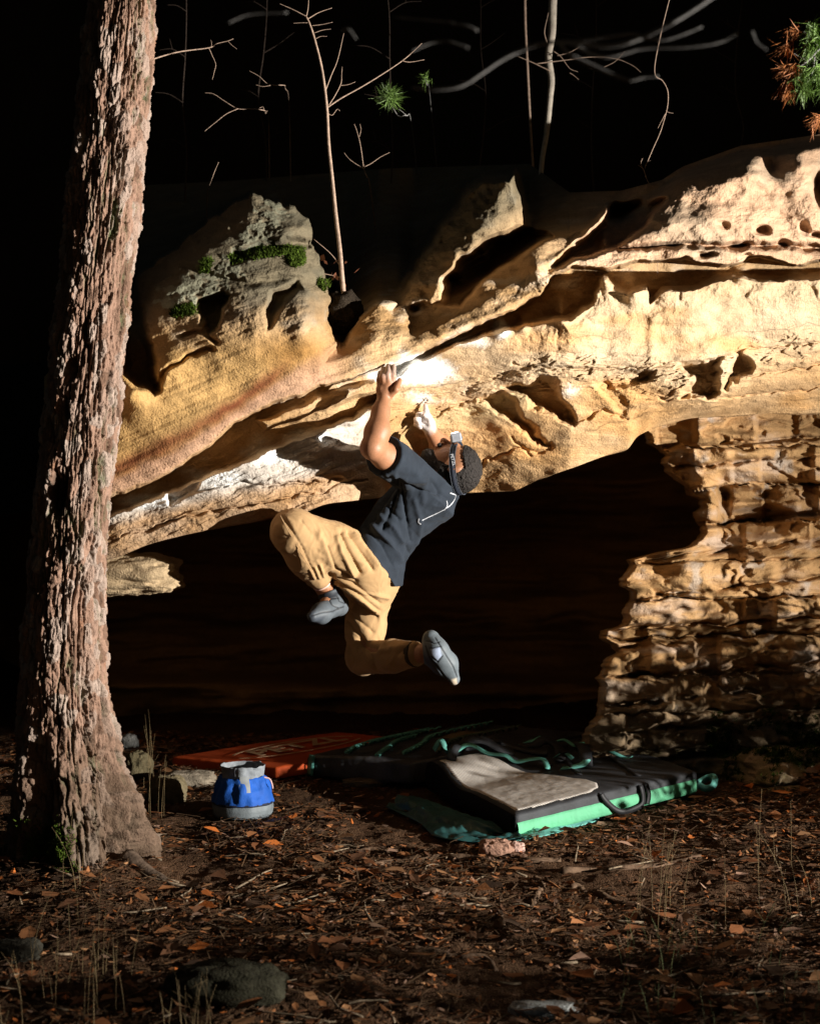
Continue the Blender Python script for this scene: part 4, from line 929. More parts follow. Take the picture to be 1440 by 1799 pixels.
# ---------------------------------------------------------------- crash pads
def gp(px, py, up=0.0):
    """the ground point seen at a picture place"""
    z = 0.0
    for _ in range(6):
        d = (CAM_H-z)*FPX/(py-899.5); x = (px-720)/FPX*d; z = float(ground_z(np.array(x), np.array(d)))
    return np.array([x, d, z+up])
class Pad:
    def __init__(s, N, R, B, L, th, top=None):
        s.c = [np.array(v, float) for v in (N, R, B, L)]; s.th = th; s.top = top or (lambda u, v: 0*u)
    def q(s, u, v, h=0.0):
        """point on the pad: u along the lit side, v along the near end, h above the top"""
        u, v = np.asarray(u, float), np.asarray(v, float); N, R, B, L = s.c
        g = N*((1-u)*(1-v))[..., None]+R*(u*(1-v))[..., None]+B*(u*v)[..., None]+L*((1-u)*v)[..., None]
        g[..., 2] += s.th+s.top(u, v)+h; return g
    def uv(s, x, y):
        u, v = np.full(np.shape(x), .5), np.full(np.shape(x), .5); e = 1e-3
        for _ in range(8):
            g = s.q(u, v); a = (s.q(u+e, v)-g)/e; b = (s.q(u, v+e)-g)/e; rx, ry = x-g[..., 0], y-g[..., 1]; dt = a[..., 0]*b[..., 1]-a[..., 1]*b[..., 0]
            u = u+(rx*b[..., 1]-ry*b[..., 0])/dt; v = v+(a[..., 0]*ry-a[..., 1]*rx)/dt
        return u, v
    def body(s, name, mat, parent, seed=0, n=46, wr=.004, ins=(.5, .42, .34, .26, .19, .13, .085, .05, .028, .014, .006, .0015, 0, 0, 0, 0, .0015, .006, .014, .1, .5), fz=(1, 1, 1, 1, 1, 1, 1, 1, .995, .98, .95, .90, .82, .6, .4, .2, .10, .05, .02, 0, 0)):
        per = []
        for k in range(n): per.append((k/n, 0.))
        for k in range(n): per.append((1., k/n))
        for k in range(n): per.append((1-k/n, 1.))
        for k in range(n): per.append((0., 1-k/n))
        per = np.array(per); V = []
        for i, f in zip(ins, fz):
            u = .5+(per[:, 0]-.5)*(1-2*i); v = .5+(per[:, 1]-.5)*(1-2*i)
            g = s.q(u, v); g[:, 2] -= (1-f)*(s.th+s.top(u, v)); V.append(g)
        V = np.array(V); m = len(per); F = grid_faces(len(V), m, True); Vf = V.reshape(-1, 3)
        Vf = Vf+np.random.default_rng(seed).normal(0, 1e-6, Vf.shape); nn = vnormals(Vf, F)
        c = Vf.mean(0)
        if np.sum(nn*(Vf-c)) < 0: F = F[:, ::-1]; nn = -nn
        Vf = Vf+nn*(wr*fbm(Vf*9+seed, 3)+wr*.7*fbm(Vf*np.array([22, 22, 5.])+seed, 2, ridged=True))[:, None]
        return obj(name, mesh_np(name, Vf, F), mat, parent)
    def sheet(s, name, poly, h, mat, parent, n=70, wr=.002, seed=0, th=.004):
        """a patch of cloth lying on the pad, outline given in u, v"""
        us = np.linspace(min(p[0] for p in poly), max(p[0] for p in poly), n); vs = np.linspace(min(p[1] for p in poly), max(p[1] for p in poly), n)
        U, W = np.meshgrid(us, vs); sd = poly_sd(U, W, poly); Vg = s.q(U, W, h)
        Vg[..., 2] += wr*fbm(Vg*14+seed, 3); Vg[..., 2] -= sstep(-.012, .01, sd)*(h+th)
        F = grid_faces(n, n); keep = (sd.ravel()[F] < .004).all(1)
        v, f, _ = compact(Vg.reshape(-1, 3), F[keep][:, ::-1]); nn = vnormals(v, f)
        if nn[:, 2].mean() < 0: f = f[:, ::-1]
        return obj(name, mesh_np(name, v, f), mat, parent)
M_black = mat_col('black_nylon', (.030, .032, .037), .62, .4, .3, 14, .5, 500)
M_velcro = mat_col('black_pile', (.014, .014, .016), .98, .05, .3, 60, .6, 500)
M_green = mat_col('mint_nylon', (.11, .40, .22), .7, .3, .12, 9, .5, 90)
M_teal = mat_col('teal_webbing', (.13, .42, .36), .65, .35, .2, 30, .3, 400)
M_tealcloth = mat_col('teal_nylon', (.018, .085, .085), .5, .5, .25, 12, .4, 70)
M_buckle = mat_col('black_plastic', (.012, .012, .014), .6, .4, .1)
M_orange = mat_col('orange_nylon', (.58, .085, .015), .7, .3, .15, 8, .4, 200)
M_printo = mat_col('faded_print', (.60, .40, .24), .8, .2, .15, 20)
# ribbed carpet
M_carpet, N_, L_, b_ = mat_new('ribbed_carpet', .95, .1)
tc = N_.new('ShaderNodeTexCoord'); mp_ = N_.new('ShaderNodeMapping'); mp_.inputs['Rotation'].default_value = (0, 0, math.radians(36.1)); L_.new(tc.outputs['Object'], mp_.inputs[0])
wv = N_.new('ShaderNodeTexWave'); wv.bands_direction = 'Y'; wv.inputs['Scale'].default_value = 26; wv.inputs['Distortion'].default_value = .6; wv.inputs['Detail'].default_value = 3; wv.inputs['Detail Scale'].default_value = 4; L_.new(mp_.outputs[0], wv.inputs[0])
mxc = N_.new('ShaderNodeMix'); mxc.data_type = 'RGBA'; mxc.inputs[6].default_value = (.42, .385, .35, 1); mxc.inputs[7].default_value = (.80, .75, .69, 1); L_.new(wv.outputs[1], mxc.inputs[0]); L_.new(mxc.outputs[2], b_.inputs['Base Color'])
bpc = N_.new('ShaderNodeBump'); bpc.inputs['Strength'].default_value = .6; bpc.inputs['Distance'].default_value = .004; L_.new(wv.outputs[1], bpc.inputs['Height']); L_.new(bpc.outputs[0], b_.inputs['Normal'])

pad = Pad((.42, 5.84, .0), (1.255, 6.45, .065), (.93, 7.42, .08), (.09, 6.78, .015), .098,
          lambda u, v: .050*np.exp(-((v-.90)/.16)**2)*sstep(.75, .25, u)-.012*np.exp(-((v-.60)/.12)**2)*sstep(.8, .3, u)+.012*np.exp(-((u-.5)/.3)**2-((v-.25)/.3)**2))
p1 = thing('crash_pad', 'black crash pad with mint green side and pale ribbed carpet, nearest on the ground', 'crash pad', (.67, 6.6, .0))
b1 = pad.body('pad_body', M_black, p1, 1)
# mint side panel, in front of the lit long side
e_ = unit(np.array([.835, .61, .075])); out_ = unit(np.array([.61, -.835, 0]))
uu_, ww_ = np.meshgrid(np.linspace(.004, .992, 120), np.linspace(.03, .64, 14)); g_ = pad.q(uu_, 0*uu_); g_[..., 2] -= pad.th+pad.top(uu_, 0*uu_)
g_[..., 2] += ww_*pad.th; bulge = .010*np.sin(np.pi*np.clip((ww_-.03)/.61, 0, 1))**.5+.003
wrk = .004*fbm(np.stack([uu_*40, ww_*2, 0*uu_], -1), 3)+.003*fbm(np.stack([uu_*9, ww_*3, 0*uu_+4], -1), 2)
g_ = g_+out_*(bulge+wrk)[..., None]
obj('side_panel', mesh_np('side_panel', g_, grid_faces(*uu_.shape)), M_green, p1)
gr = [(.02, .03), (.40, .025), (.47, .06), (.50, .12), (.49, .2), (.44, .30), (.40, .45), (.36, .62), (.30, .80), (.22, .90), (.02, .92)]
pad.sheet('carpet', gr, .005, M_carpet, p1, 110, .003, 3)
# velour end, the near left side
ue = np.linspace(.0, 1, 60); we = np.linspace(.02, .98, 12); U2, W2 = np.meshgrid(ue, we); g2 = pad.q(0*U2, U2); g2[..., 2] -= (1-W2)*(pad.th+pad.top(0*U2, U2))
o2 = unit(np.array([-.94, -.33, 0])); g2 = g2+o2*(.006+.016*np.sin(np.pi*W2)**.6+.004*fbm(g2*8, 2))[..., None]
obj('end_flap', mesh_np('end_flap', g2, grid_faces(*U2.shape)[:, ::-1]), M_velcro, p1)
# webbing: black side handles, teal straps, shoulder harness
def pq(u, v, h): return pad.q(np.array(u), np.array(v), h)
hn = MB(); base = pad.q(np.array(.62), np.array(0.)); sidep = lambda u, w, o: (lambda g: g+out_*o+np.array([0, 0, -(1-w)*pad.th]))(pad.q(np.array(float(u)), np.array(0.)))
obj('side_handle', MB().ribbon(smooth_path([sidep(.66, .95, .012), sidep(.665, .5, .022), sidep(.655, .15, .026), sidep(.60, .04, .03), sidep(.54, .05, .03), sidep(.50, .25, .024), sidep(.455, .7, .018), sidep(.44, .98, .012)], 40), .022, out_, .003).mesh('side_handle'), M_buckle, p1)
obj('side_handle', MB().ribbon(smooth_path([sidep(.69, .96, .012), sidep(.70, .5, .02), sidep(.69, .1, .022)], 18), .022, out_, .003).mesh('side_handle'), M_buckle, p1)
def strap_on(name, pts, w, mat, parent, n=40, th=.003):
    p = smooth_path([pq(u, v, h) for u, v, h in pts], n); return obj(name, MB().ribbon(p, w, (0.15, -.45, .9), th).mesh(name), mat, parent)
strap_on('teal_strap', [(.10, .93, .02), (.18, .90, .05), (.26, .84, .012), (.32, .76, .03), (.36, .72, .012), (.42, .66, .035), (.46, .60, .04), (.45, .53, .008)], .026, M_teal, p1)
strap_on('teal_strap', [(.50, .98, .01), (.52, .90, .035), (.555, .86, .05), (.60, .88, .06), (.62, .92, .03)], .026, M_teal, p1)
strap_on('teal_strap', [(.50, .48, .006), (.53, .43, .012), (.58, .40, .02), (.62, .42, .035)], .030, M_teal, p1)
strap_on('teal_strap', [(.66, .58, .055), (.70, .62, .065), (.76, .56, .05), (.80, .46, .03), (.83, .40, .012), (.845, .36, .02)], .024, M_teal, p1)
strap_on('teal_strap', [(.02, .99, .05), (.045, .96, .09), (.06, .93, .05), (.09, .97, .02)], .026, M_teal, p1)
strap_on('shoulder_strap', [(.14, .99, .01), (.20, .96, .06), (.27, .92, .05), (.33, .86, .02), (.40, .82, .008)], .05, M_black, p1, 36, .012)
strap_on('shoulder_strap', [(.60, .40, .015), (.63, .46, .05), (.655, .53, .07), (.68, .60, .065), (.72, .62, .02)], .055, M_black, p1, 36, .014)
strap_on('shoulder_strap', [(.48, .92, .01), (.54, .84, .035), (.60, .84, .055), (.64, .78, .03), (.60, .68, .015), (.56, .60, .012)], .045, M_black, p1, 40, .012)
strap_on('shoulder_strap', [(.28, .97, .02), (.34, .93, .045), (.40, .93, .02), (.50, .80, .012), (.56, .74, .02)], .04, M_black, p1, 36, .010)
strap_on('teal_strap', [(.30, .99, .02), (.36, .97, .05), (.42, .99, .02)], .024, M_teal, p1)
strap_on('teal_strap', [(.68, .93, .012), (.72, .86, .04), (.76, .80, .012), (.74, .72, .03)], .022, M_teal, p1)
strap_on('teal_strap', [(.56, .66, .02), (.58, .60, .05), (.61, .56, .02)], .026, M_teal, p1)
strap_on('shoulder_strap', [(.06, .86, .01), (.12, .93, .05), (.20, .99, .03), (.30, .90, .03)], .045, M_black, p1, 30, .010)
strap_on('webbing', [(.50, .30, .006), (.58, .55, .008), (.66, .80, .008), (.72, .97, .006)], .030, M_buckle, p1, 30)
strap_on('webbing', [(.72, .10, .004), (.78, .40, .006), (.84, .70, .006), (.88, .95, .004)], .030, M_buckle, p1, 30)
for (u, v, h) in ((.70, .82, .02), (.33, .97, .045), (.58, .60, .05), (.62, .43, .035), (.66, .47, .05), (.22, .95, .05), (.47, .57, .018), (.60, .86, .055), (.545, .44, .012)):
    cc_ = pq(u, v, h); obj('buckle', MB().box(cc_, e_*.022, np.array([-.3, .92, .1])*.016, np.array([0, 0, 1])*.005).mesh('buckle', False), M_buckle, p1, .003)
obj('corner_tab', MB().ribbon(smooth_path([np.array(v) for v in ((1.262, 6.47, .10), (1.30, 6.455, .085), (1.335, 6.47, .095), (1.345, 6.50, .125), (1.32, 6.52, .12), (1.275, 6.50, .10))], 30), .03, (0.2, -1, .1), .004).mesh('corner_tab'), M_teal, p1)
# loose cover flap crumpled below the near corner
def crumple(name, pts_top, pts_bot, amp, seed, mat, parent, n=70, m=26):
    a = smooth_path(pts_top, n); b = smooth_path(pts_bot, n); k = min(len(a), len(b)); a, b = a[:k], b[:k]; t = np.linspace(0, 1, m)
    G = a[:, None]*(1-t)[None, :, None]+b[:, None]*t[None, :, None]
    q = np.stack([G[..., 0]*7, G[..., 1]*7, t[None]*1.3+0*G[..., 0]+seed], -1)
    G = G+np.array([-.4, -.5, .7])*(amp*fbm(q, 3)*np.sin(np.pi*np.clip(t*.9+.1, 0, 1))[None])[..., None]+np.array([.3, -.3, .9])*(.006*fbm(q*3.1, 2, ridged=True))[..., None]
    F = grid_faces(k, m); v = G.reshape(-1, 3)
    o = obj(name, mesh_np(name, v, F), mat, parent); s_ = o.modifiers.new('thickness', 'SOLIDIFY'); s_.thickness = .003; return o
crumple('cover_flap', [gp(700, 1412, .035), gp(745, 1425, .05), gp(810, 1448, .045), gp(870, 1464, .04), gp(902, 1472, .025)], [gp(678, 1424, .012), gp(735, 1452, .012), gp(770, 1482, .012), gp(850, 1486, .012), gp(925, 1478, .012)], .085, 3, M_tealcloth, p1)
crumple('cover_flap', [gp(905, 1468, .035), gp(960, 1452, .03), gp(1010, 1438, .03), gp(1045, 1430, .03)], [gp(900, 1484, .008), gp(960, 1474, .01), gp(1015, 1458, .01), gp(1052, 1446, .01)], .03, 8, M_teal, p1, 50, 18)

pad2 = Pad((.0, 6.93, .01), (.90, 7.50, .07), (.34, 7.98, .05), (-.50, 7.20, .0), .105, lambda u, v: .022*np.exp(-((u-.3)/.3)**2-((v-.5)/.4)**2)-.015*np.exp(-((u-.6)/.05)**2))
p2 = thing('crash_pad', 'second black crash pad behind the carpeted one, laced with wavy teal cord', 'crash pad', (.2, 7.4, 0))
pad2.body('pad_body', mat_col('worn_black_nylon', (.055, .055, .060), .42, .55, .7, 9, .7, 45), p2, 5, wr=.007)
def lace(pts, wave, mat, wd=.014):
    p = smooth_path([pad2.q(np.array(u), np.array(v), .012) for u, v in pts], 120); T = np.gradient(p, axis=0); b = np.cross(T, (0, 0, 1)); b /= np.linalg.norm(b, axis=1)[:, None]
    s = np.arange(len(p)); p = p+b*(wave*np.sin(s*.95))[:, None]; p[:, 2] += .010*np.sin(s*.95+1.1)
    return obj('lacing', MB().ribbon(p, wd, (0, -.3, .95), .003).mesh('lacing'), mat, p2)
lace([(.10, .25), (.30, .40), (.55, .72), (.80, .80), (.98, .80)], .016, M_teal); lace([(.04, .68), (.2, .85), (.45, .93), (.75, .95)], .014, M_teal)
lace([(.30, .92), (.5, .97), (.7, .99)], .012, M_teal, .012)
lace([(.02, .35), (.18, .52), (.34, .70), (.5, .80)], .016, M_teal, .012)
lace([(.20, .1), (.45, .35), (.7, .48), (.95, .5)], .012, mat_col('dull_cord', (.10, .14, .09), .7, .3, .2, 30))
t_ = [pad2.q(np.array(.0), np.array(v), h)+np.array([-.012, -.01, 0]) for v, h in ((.93, .005), (.94, -.04), (.955, -.095))]
obj('corner_tab', MB().ribbon(smooth_path(t_, 12), .035, (-.6, -.8, 0), .004).mesh('corner_tab'), M_teal, p2)
pad2.sheet('label_patch', [(.60, .60), (.78, .60), (.78, .75), (.60, .75)], .006, mat_col('tan_label', (.22, .16, .08), .7), p2, 20, .001)

pad3 = Pad((-.64, 7.08, .01), (.12, 7.76, .03), (-.40, 8.08, .03), (-1.20, 7.44, .0), .060, lambda u, v: .010*np.exp(-((u-.55)/.4)**2-((v-.6)/.5)**2))
p3 = thing('crash_pad', 'thin orange crash pad with an oval printed logo, farthest back on the left', 'crash pad', (-.55, 7.6, 0))
pad3.body('pad_body', M_orange, p3, 9, wr=.0025)
tr = unit(np.array([.76, .68, .01])); tu = unit(np.array([-.60, .70, .0]))
tcn = pad3.q(np.array(.46), np.array(.53), .0145)
lt = lettering('lettering', 'PETZL', tcn, tr, tu, .205, M_printo, p3, .001, 1.02, .0, 1.0)
co = np.zeros(len(lt.data.vertices)*3); lt.data.vertices.foreach_get('co', co); co = co.reshape(-1, 3); u3, v3 = pad3.uv(co[:, 0], co[:, 1]); co[:, 2] = pad3.q(u3, v3)[:, 2]+.008+(co[:, 2]-co[:, 2].min()); lt.data.vertices.foreach_set('co', co.ravel()); lt.data.update()
ov = MB()
for t0, t1 in ((-2.9, -.35), (.25, 2.75)):
    pts_ = []
    for t in np.linspace(t0, t1, 60):
        g = tcn+tr*(.40*math.cos(t))+tu*(.135*math.sin(t)); u3, v3 = pad3.uv(g[0], g[1]); g[2] = pad3.q(u3, v3)[2]+.009; pts_.append(g)
    ov.ribbon(pts_, .012, (0, 0, 1), .0015)
obj('logo_outline', ov.mesh('logo_outline', False), M_printo, p3)

# ---------------------------------------------------------------- chalk bucket
bc = gp(427, 1432); bz = bc[2]
bucket = thing('chalk_bucket', 'blue fabric chalk bucket with grey base and open grey collar', 'bucket', tuple(bc))
def lathe(prof, n=72, wr=.0, seed=0, squash=(1, 1), lean=(0, 0), fold=0):
    th_ = np.linspace(0, 2*np.pi, n, endpoint=False); V = []
    L0 = prof[0][1]; H0 = max(p[1] for p in prof)
    for r_, z_ in prof:
        f = 1+fold*np.sin(7*th_+seed)*math.exp(-((z_-.155)/.05)**2)*.05
        V.append(np.stack([bc[0]+np.cos(th_)*r_*f*squash[0]+lean[0]*z_, bc[1]+np.sin(th_)*r_*f*squash[1]+lean[1]*z_, bz+z_+0*th_], -1))
    V = np.array(V); F = grid_faces(len(prof), n, True); v = V.reshape(-1, 3); nn = vnormals(v, F)
    v = v+nn*(wr*fbm(v*14+seed, 3)+wr*fbm(v*np.array([30, 30, 9.])+seed, 2))[:, None]
    return v, F
def lathe_obj(nm, prof, mat, parent, **k): v, F = lathe(prof, **k); return obj(nm, mesh_np(nm, v, F), mat, parent)
def refine(prof, n=40):
    p = np.array(prof, float); s = np.r_[0, np.cumsum(np.hypot(*np.diff(p, axis=0).T))]; t = np.linspace(0, s[-1], n); return list(zip(np.interp(t, s, p[:, 0]), np.interp(t, s, p[:, 1])))
LE = dict(lean=(.0, -.02))
M_gcloth = mat_col('grey_nylon', (.15, .175, .19), .6, .4, .2, 20, .4, 200); M_blue = mat_col('blue_nylon', (.010, .085, .40), .72, .3, .2, 10, .4, 160)
lathe_obj('base', refine([(.0, .0), (.118, .0), (.128, .012), (.132, .035), (.130, .060)]), M_gcloth, bucket, wr=.004, seed=2)
lathe_obj('base_trim', refine([(.1315, .056), (.1335, .060), (.1315, .066)], 6), mat_col('navy_trim', (.008, .012, .03), .7), bucket, wr=.003, seed=2)
lathe_obj('body', refine([(.129, .062), (.127, .085), (.118, .120), (.106, .150), (.096, .166), (.088, .172)]), M_blue, bucket, wr=.011, seed=5, fold=1.6, **LE)
lathe_obj('collar', refine([(.086, .168), (.088, .180), (.092, .200), (.096, .216), (.094, .219), (.088, .205), (.082, .180), (.078, .150)], 50), mat_col('grey_fleece', (.22, .24, .26), .85, .2, .3, 40, .5, 200), bucket, wr=.007, seed=7, fold=.6, **LE)
lathe_obj('liner', refine([(.079, .155), (.070, .120), (.0, .105)], 20), mat_col('white_chalk_dust', (.35, .36, .38), .95, .05, .6, 30), bucket, wr=.004, seed=8, **LE)
# front patch, closure cord
def on_bucket(ang, z_, r_): return np.array([bc[0]+math.cos(ang)*r_, bc[1]+math.sin(ang)*r_-.02*z_, bz+z_])
a0 = -math.pi/2+.18; V, F = [], []
pp_ = [(.182, .0955), (.165, .1015), (.150, .112), (.135, .1185), (.118, .124)]
gpts = np.array([[on_bucket(a0+da, z_, r_) for da in np.linspace(-.2, .2, 7)] for z_, r_ in pp_])
obj('patch', mesh_np('patch', gpts, grid_faces(len(pp_), 7)), mat_col('silver_patch', (.27, .29, .30), .5, .4, .2, 30), bucket)
obj('drawcord', MB().tube(smooth_path([on_bucket(-.25, .168, .094), on_bucket(-.15, .158, .118), on_bucket(-.12, .13, .128), on_bucket(-.14, .118, .130)], 20), .004, 6).mesh('drawcord'), mat_col('pale_pink_cord', (.55, .35, .33), .7), bucket)
obj('brush_strap', MB().ribbon(smooth_path([on_bucket(-2.2, .190, .075), on_bucket(-1.7, .186, .055), on_bucket(-1.1, .196, .06), on_bucket(-.7, .204, .082)], 20), .018, (0, -.3, 1), .003).mesh('brush_strap'), M_gcloth, bucket)

# ---------------------------------------------------------------- stones
def stone(name, px, py, r, seed, c, label, sink=.35, rough=.3, flat=.2):
    g = gp(px, py); o = lump(name, g+np.array([0, r[1]*.6, r[2]*(1-sink)]), r, seed, c, n=72, rough=rough, flat=flat); return tag(o, label, 'stone')
stone('stone', 292, 1412, (.085, .07, .072), 21, (.15, .12, .07), 'rounded brown stone behind dry grass stems, right of the pine foot')
stone('stone', 330, 1382, (.125, .07, .042), 22, (.24, .20, .15), 'flat grey stone lying between the pine and the chalk bucket', flat=.35)
stone('stone', 240, 1375, (.07, .08, .085), 23, (.11, .09, .05), 'dark mossy stone against the right side of the pine foot')
stone('stone', 225, 1318, (.05, .05, .05), 24, (.20, .20, .19), 'small grey stone peeping out behind the pine trunk')
stone('stone', 395, 1765, (.16, .10, .060), 25, (.028, .026, .016), 'large dark mossy rock half sunk in leaves in the left foreground', .45)
stone('stone', 955, 1790, (.095, .05, .02), 26, (.30, .31, .30), 'flat pale stone at the bottom edge of the picture', .4, flat=.4)
stone('stone', 872, 1508, (.062, .045, .036), 27, (.30, .17, .12), 'angular reddish stone in front of the near pad corner', .2, .4, .35)
stone('stone', 905, 1502, (.035, .03, .025), 28, (.42, .27, .22), 'small pink stone touching the reddish stone by the pad corner', .2, .4, .35)
stone('stone', 1365, 1365, (.10, .07, .06), 29, (.20, .15, .10), 'brown block fallen at the mossy base of the rock pillar', .4, .35, .3)
stone('stone', 20, 1690, (.08, .06, .035), 30, (.03, .027, .02), 'dark stone in grass at the lower left edge', .4)
stone('stone', 640, 1382, (.10, .05, .022), 31, (.16, .12, .08), 'thin flat stone on the dirt between bucket and pads', .4, .3, .3)

# ---------------------------------------------------------------- roots across the trail
def groot(pts, rad, label, seed):
    r = np.random.default_rng(seed); p = []
    for a, b in smooth_path(pts, 40):
        g = gp(a, b); g[2] += .001+.012*pnoise(np.array([[a/60., seed, 0]]))[0]; p.append(g)
    n = len(p); k = np.linspace(0, 1, n); rr = .8*(rad[0]+(rad[1]-rad[0])*k)*(1+.25*fbm(np.stack([k*9+seed, 0*k, 0*k], -1), 2))
    o = obj('tree_root', MB().tube(p, rr, 10).mesh('tree_root'), M_root); return tag(o, label, 'root', 'roots crossing the trodden ground')
M_root = mat_col('worn_root', (.11, .068, .042), .85, .15, .4, 30, .9, 90)
groot([(560, 1545), (660, 1522), (780, 1508), (880, 1516), (985, 1512)], (.022, .016), 'long root running level across the dirt below the near pad corner', 1)
groot([(985, 1532), (1060, 1528), (1150, 1522), (1230, 1505)], (.018, .010), 'pale worn root running right, right of the longest root', 2)
groot([(940, 1545), (952, 1555), (936, 1590), (930, 1600)], (.016, .010), 'short root that bends straight down below the reddish stone', 3)
groot([(720, 1562), (800, 1575), (870, 1600), (885, 1635)], (.018, .012), 'dark root slanting down to a hooked end in the middle ground', 4)
groot([(1000, 1562), (1060, 1582), (1130, 1598), (1190, 1640)], (.020, .010), 'root slanting down to the right into the dark', 5)
groot([(1030, 1580), (1075, 1630), (1095, 1680), (1105, 1730)], (.010, .006), 'thin root or stick pointing down at lower right', 6)
groot([(725, 1668), (790, 1680), (850, 1684), (870, 1705)], (.018, .012), 'pale curved root low in the middle of the foreground', 7)
groot([(600, 1500), (680, 1498), (760, 1492)], (.014, .010), 'short pale root just left of the near pad corner', 8)

# ---------------------------------------------------------------- leaf litter, needles and sticks
def scatter(n, seed, lo=3.45, hi=8.6):
    r = np.random.default_rng(seed); d = np.sqrt(r.uniform(lo**2, hi**2, n)); x = r.uniform(-.36, .36, n)*d
    keep = np.ones(n, bool)
    for pd in (pad, pad2, pad3):
        c = [tuple(v[:2]) for v in pd.c]; keep &= poly_sd(x, d, c) > .01
    keep &= np.hypot(x-bc[0], d-bc[1]) > .13
    keep &= ~((d > 6.6) & (x > 1.0)); keep &= np.hypot(x-cX[-1], d-TD) > .19
    dens = fbm(np.stack([x*1.6, d*1.6, 0*x], -1), 3); trod = np.exp(-((x-.1)/1.0)**2-((d-6.6)/.7)**2)
    keep &= r.random(n) < np.clip(.70+1.5*dens-.70*trod, .04, 1)
    return x[keep], d[keep], r
lx, ly, r = scatter(60000, 41)
nL = len(lx); lz = ground_z(lx, ly)+.004+.012*r.random(nL)
size = r.uniform(.006, .019, nL); big = r.random(nL) > .955; size = np.where(big, r.uniform(.024, .042, nL), size); yaw = r.uniform(0, 2*np.pi, nL); asp = r.uniform(.35, .75, nL)
prof_ = np.array([(-1, 0), (-.35, .8), (.35, .65), (1, 0), (.35, -.65), (-.35, -.8)])
c_, s_n = np.cos(yaw), np.sin(yaw); tx, ty = r.normal(0, .22, nL), r.normal(0, .22, nL); curl = np.where(big, r.uniform(.1, .8, nL), r.uniform(-.35, .5, nL)); asp = np.where(big, r.uniform(.6, .9, nL), asp); lz = lz+.006*big; tx, ty = tx*np.where(big, .7, 1), ty*np.where(big, .7, 1)
VL = np.zeros((nL, 6, 3))
for i, (a, b) in enumerate(prof_):
    ax_, ay_ = a*size, b*size*asp*(1+.3*r.normal(0, 1, nL)*.6)
    VL[:, i, 0] = lx+ax_*c_-ay_*s_n; VL[:, i, 1] = ly+ax_*s_n+ay_*c_
    VL[:, i, 2] = lz+ax_*tx+ay_*ty+curl*np.abs(ay_)+size*.15*(a*a)
fid = np.arange(nL)[:, None]*6
FL = np.concatenate([fid+np.array([[0, 1, 2, 3]]), fid+np.array([[0, 3, 4, 5]])])
pal = np.array([(.18, .075, .030), (.24, .11, .045), (.10, .050, .026), (.30, .17, .085), (.38, .12, .025), (.24, .16, .12), (.07, .045, .03)])
cl = pal[r.choice(7, nL, p=(.24, .2, .2, .1, .06, .08, .12))]*r.uniform(.5, 1.2, (nL, 1))*np.array([1.08, .95, .85])
lit = obj('leaf_litter', mesh_np('leaf_litter', VL.reshape(-1, 3), FL, False, np.repeat(cl, 6, 0)), M_leaf)
tag(lit, 'brown dead leaves covering the forest floor', 'leaves', kind='stuff')
sx, sy, r = scatter(30000, 43); nS = len(sx); ln_ = r.uniform(.015, .055, nS); yw = r.uniform(0, np.pi, nS); sz = ground_z(sx, sy)+.006+.014*r.random(nS); tl_ = r.normal(0, .18, nS); wd_ = r.uniform(.0006, .0018, nS)
dx_, dy_ = np.cos(yw)*ln_, np.sin(yw)*ln_; nx_, ny_ = -np.sin(yw)*wd_, np.cos(yw)*wd_
VS = np.stack([np.stack([sx-dx_-nx_, sy-dy_-ny_, sz-tl_*ln_], -1), np.stack([sx-dx_+nx_, sy-dy_+ny_, sz-tl_*ln_+wd_], -1), np.stack([sx+dx_+nx_, sy+dy_+ny_, sz+tl_*ln_+wd_], -1), np.stack([sx+dx_-nx_, sy+dy_-ny_, sz+tl_*ln_], -1)], 1)
cs = np.array([.15, .085, .042])*r.uniform(.3, .7, (nS, 1))
ndl = obj('fallen_needles', mesh_np('fallen_needles', VS.reshape(-1, 3), np.arange(nS*4).reshape(-1, 4), False, np.repeat(cs, 4, 0)), M_leaf)
tag(ndl, 'brown fallen pine needles strewn between the leaves', 'needles', kind='stuff')
r = np.random.default_rng(77)
sticks = MB()
for _ in range(120):
    d = math.sqrt(r.uniform(3.5**2, 6.0**2)); x = r.uniform(-.3, .3)*d; a = r.uniform(0, math.pi); l = r.uniform(.03, .12)
    if x > -.2 and d > 5.6: continue
    p = [(x+math.cos(a)*l*t+.01*r.normal(), d+math.sin(a)*l*t+.01*r.normal(), 0) for t in (-1, -.3, .4, 1)]
    p = [np.array([q[0], q[1], float(ground_z(np.array(q[0]), np.array(q[1])))+.012]) for q in p]; sticks.tube(p, (.004, .0022), 5)
tag(obj('fallen_sticks', sticks.mesh('fallen_sticks'), mat_col('dead_wood', (.20, .15, .10), .85, .15, .4, 50, .5, 120)), 'short dead sticks scattered over the leaves', 'sticks', kind='stuff')

# ---------------------------------------------------------------- dry grass
def tuft(label, spots, seed, mat=M_grass, cat='grass'):
    r = np.random.default_rng(seed); mb = MB()
    for (px, py, hpx) in spots:
        g = gp(px, py); sc = g[1]/FPX; h_ = hpx*sc; lean = r.normal(0, .16, 2)
        p = [g+np.array([lean[0]*h_*t*t, lean[1]*h_*t*t, h_*t]) for t in np.linspace(0, 1, 7)]
        mb.tube(p, (.0010, .0007, .0004), 4)
        if r.random() < .4:
            q = p[4]; mb.tube([q, q+np.array([r.normal(0, .03), r.normal(0, .02), h_*.22])], (.0006, .0004), 3)
    return tag(obj('grass_tuft', mb.mesh('grass_tuft'), mat), label, cat, kind='stuff')
r = np.random.default_rng(88)
tuft('tall dry grass stems standing right of the pine foot', [(r.normal(272, 14), r.uniform(1405, 1440), r.uniform(70, 170)) for _ in range(14)], 1)
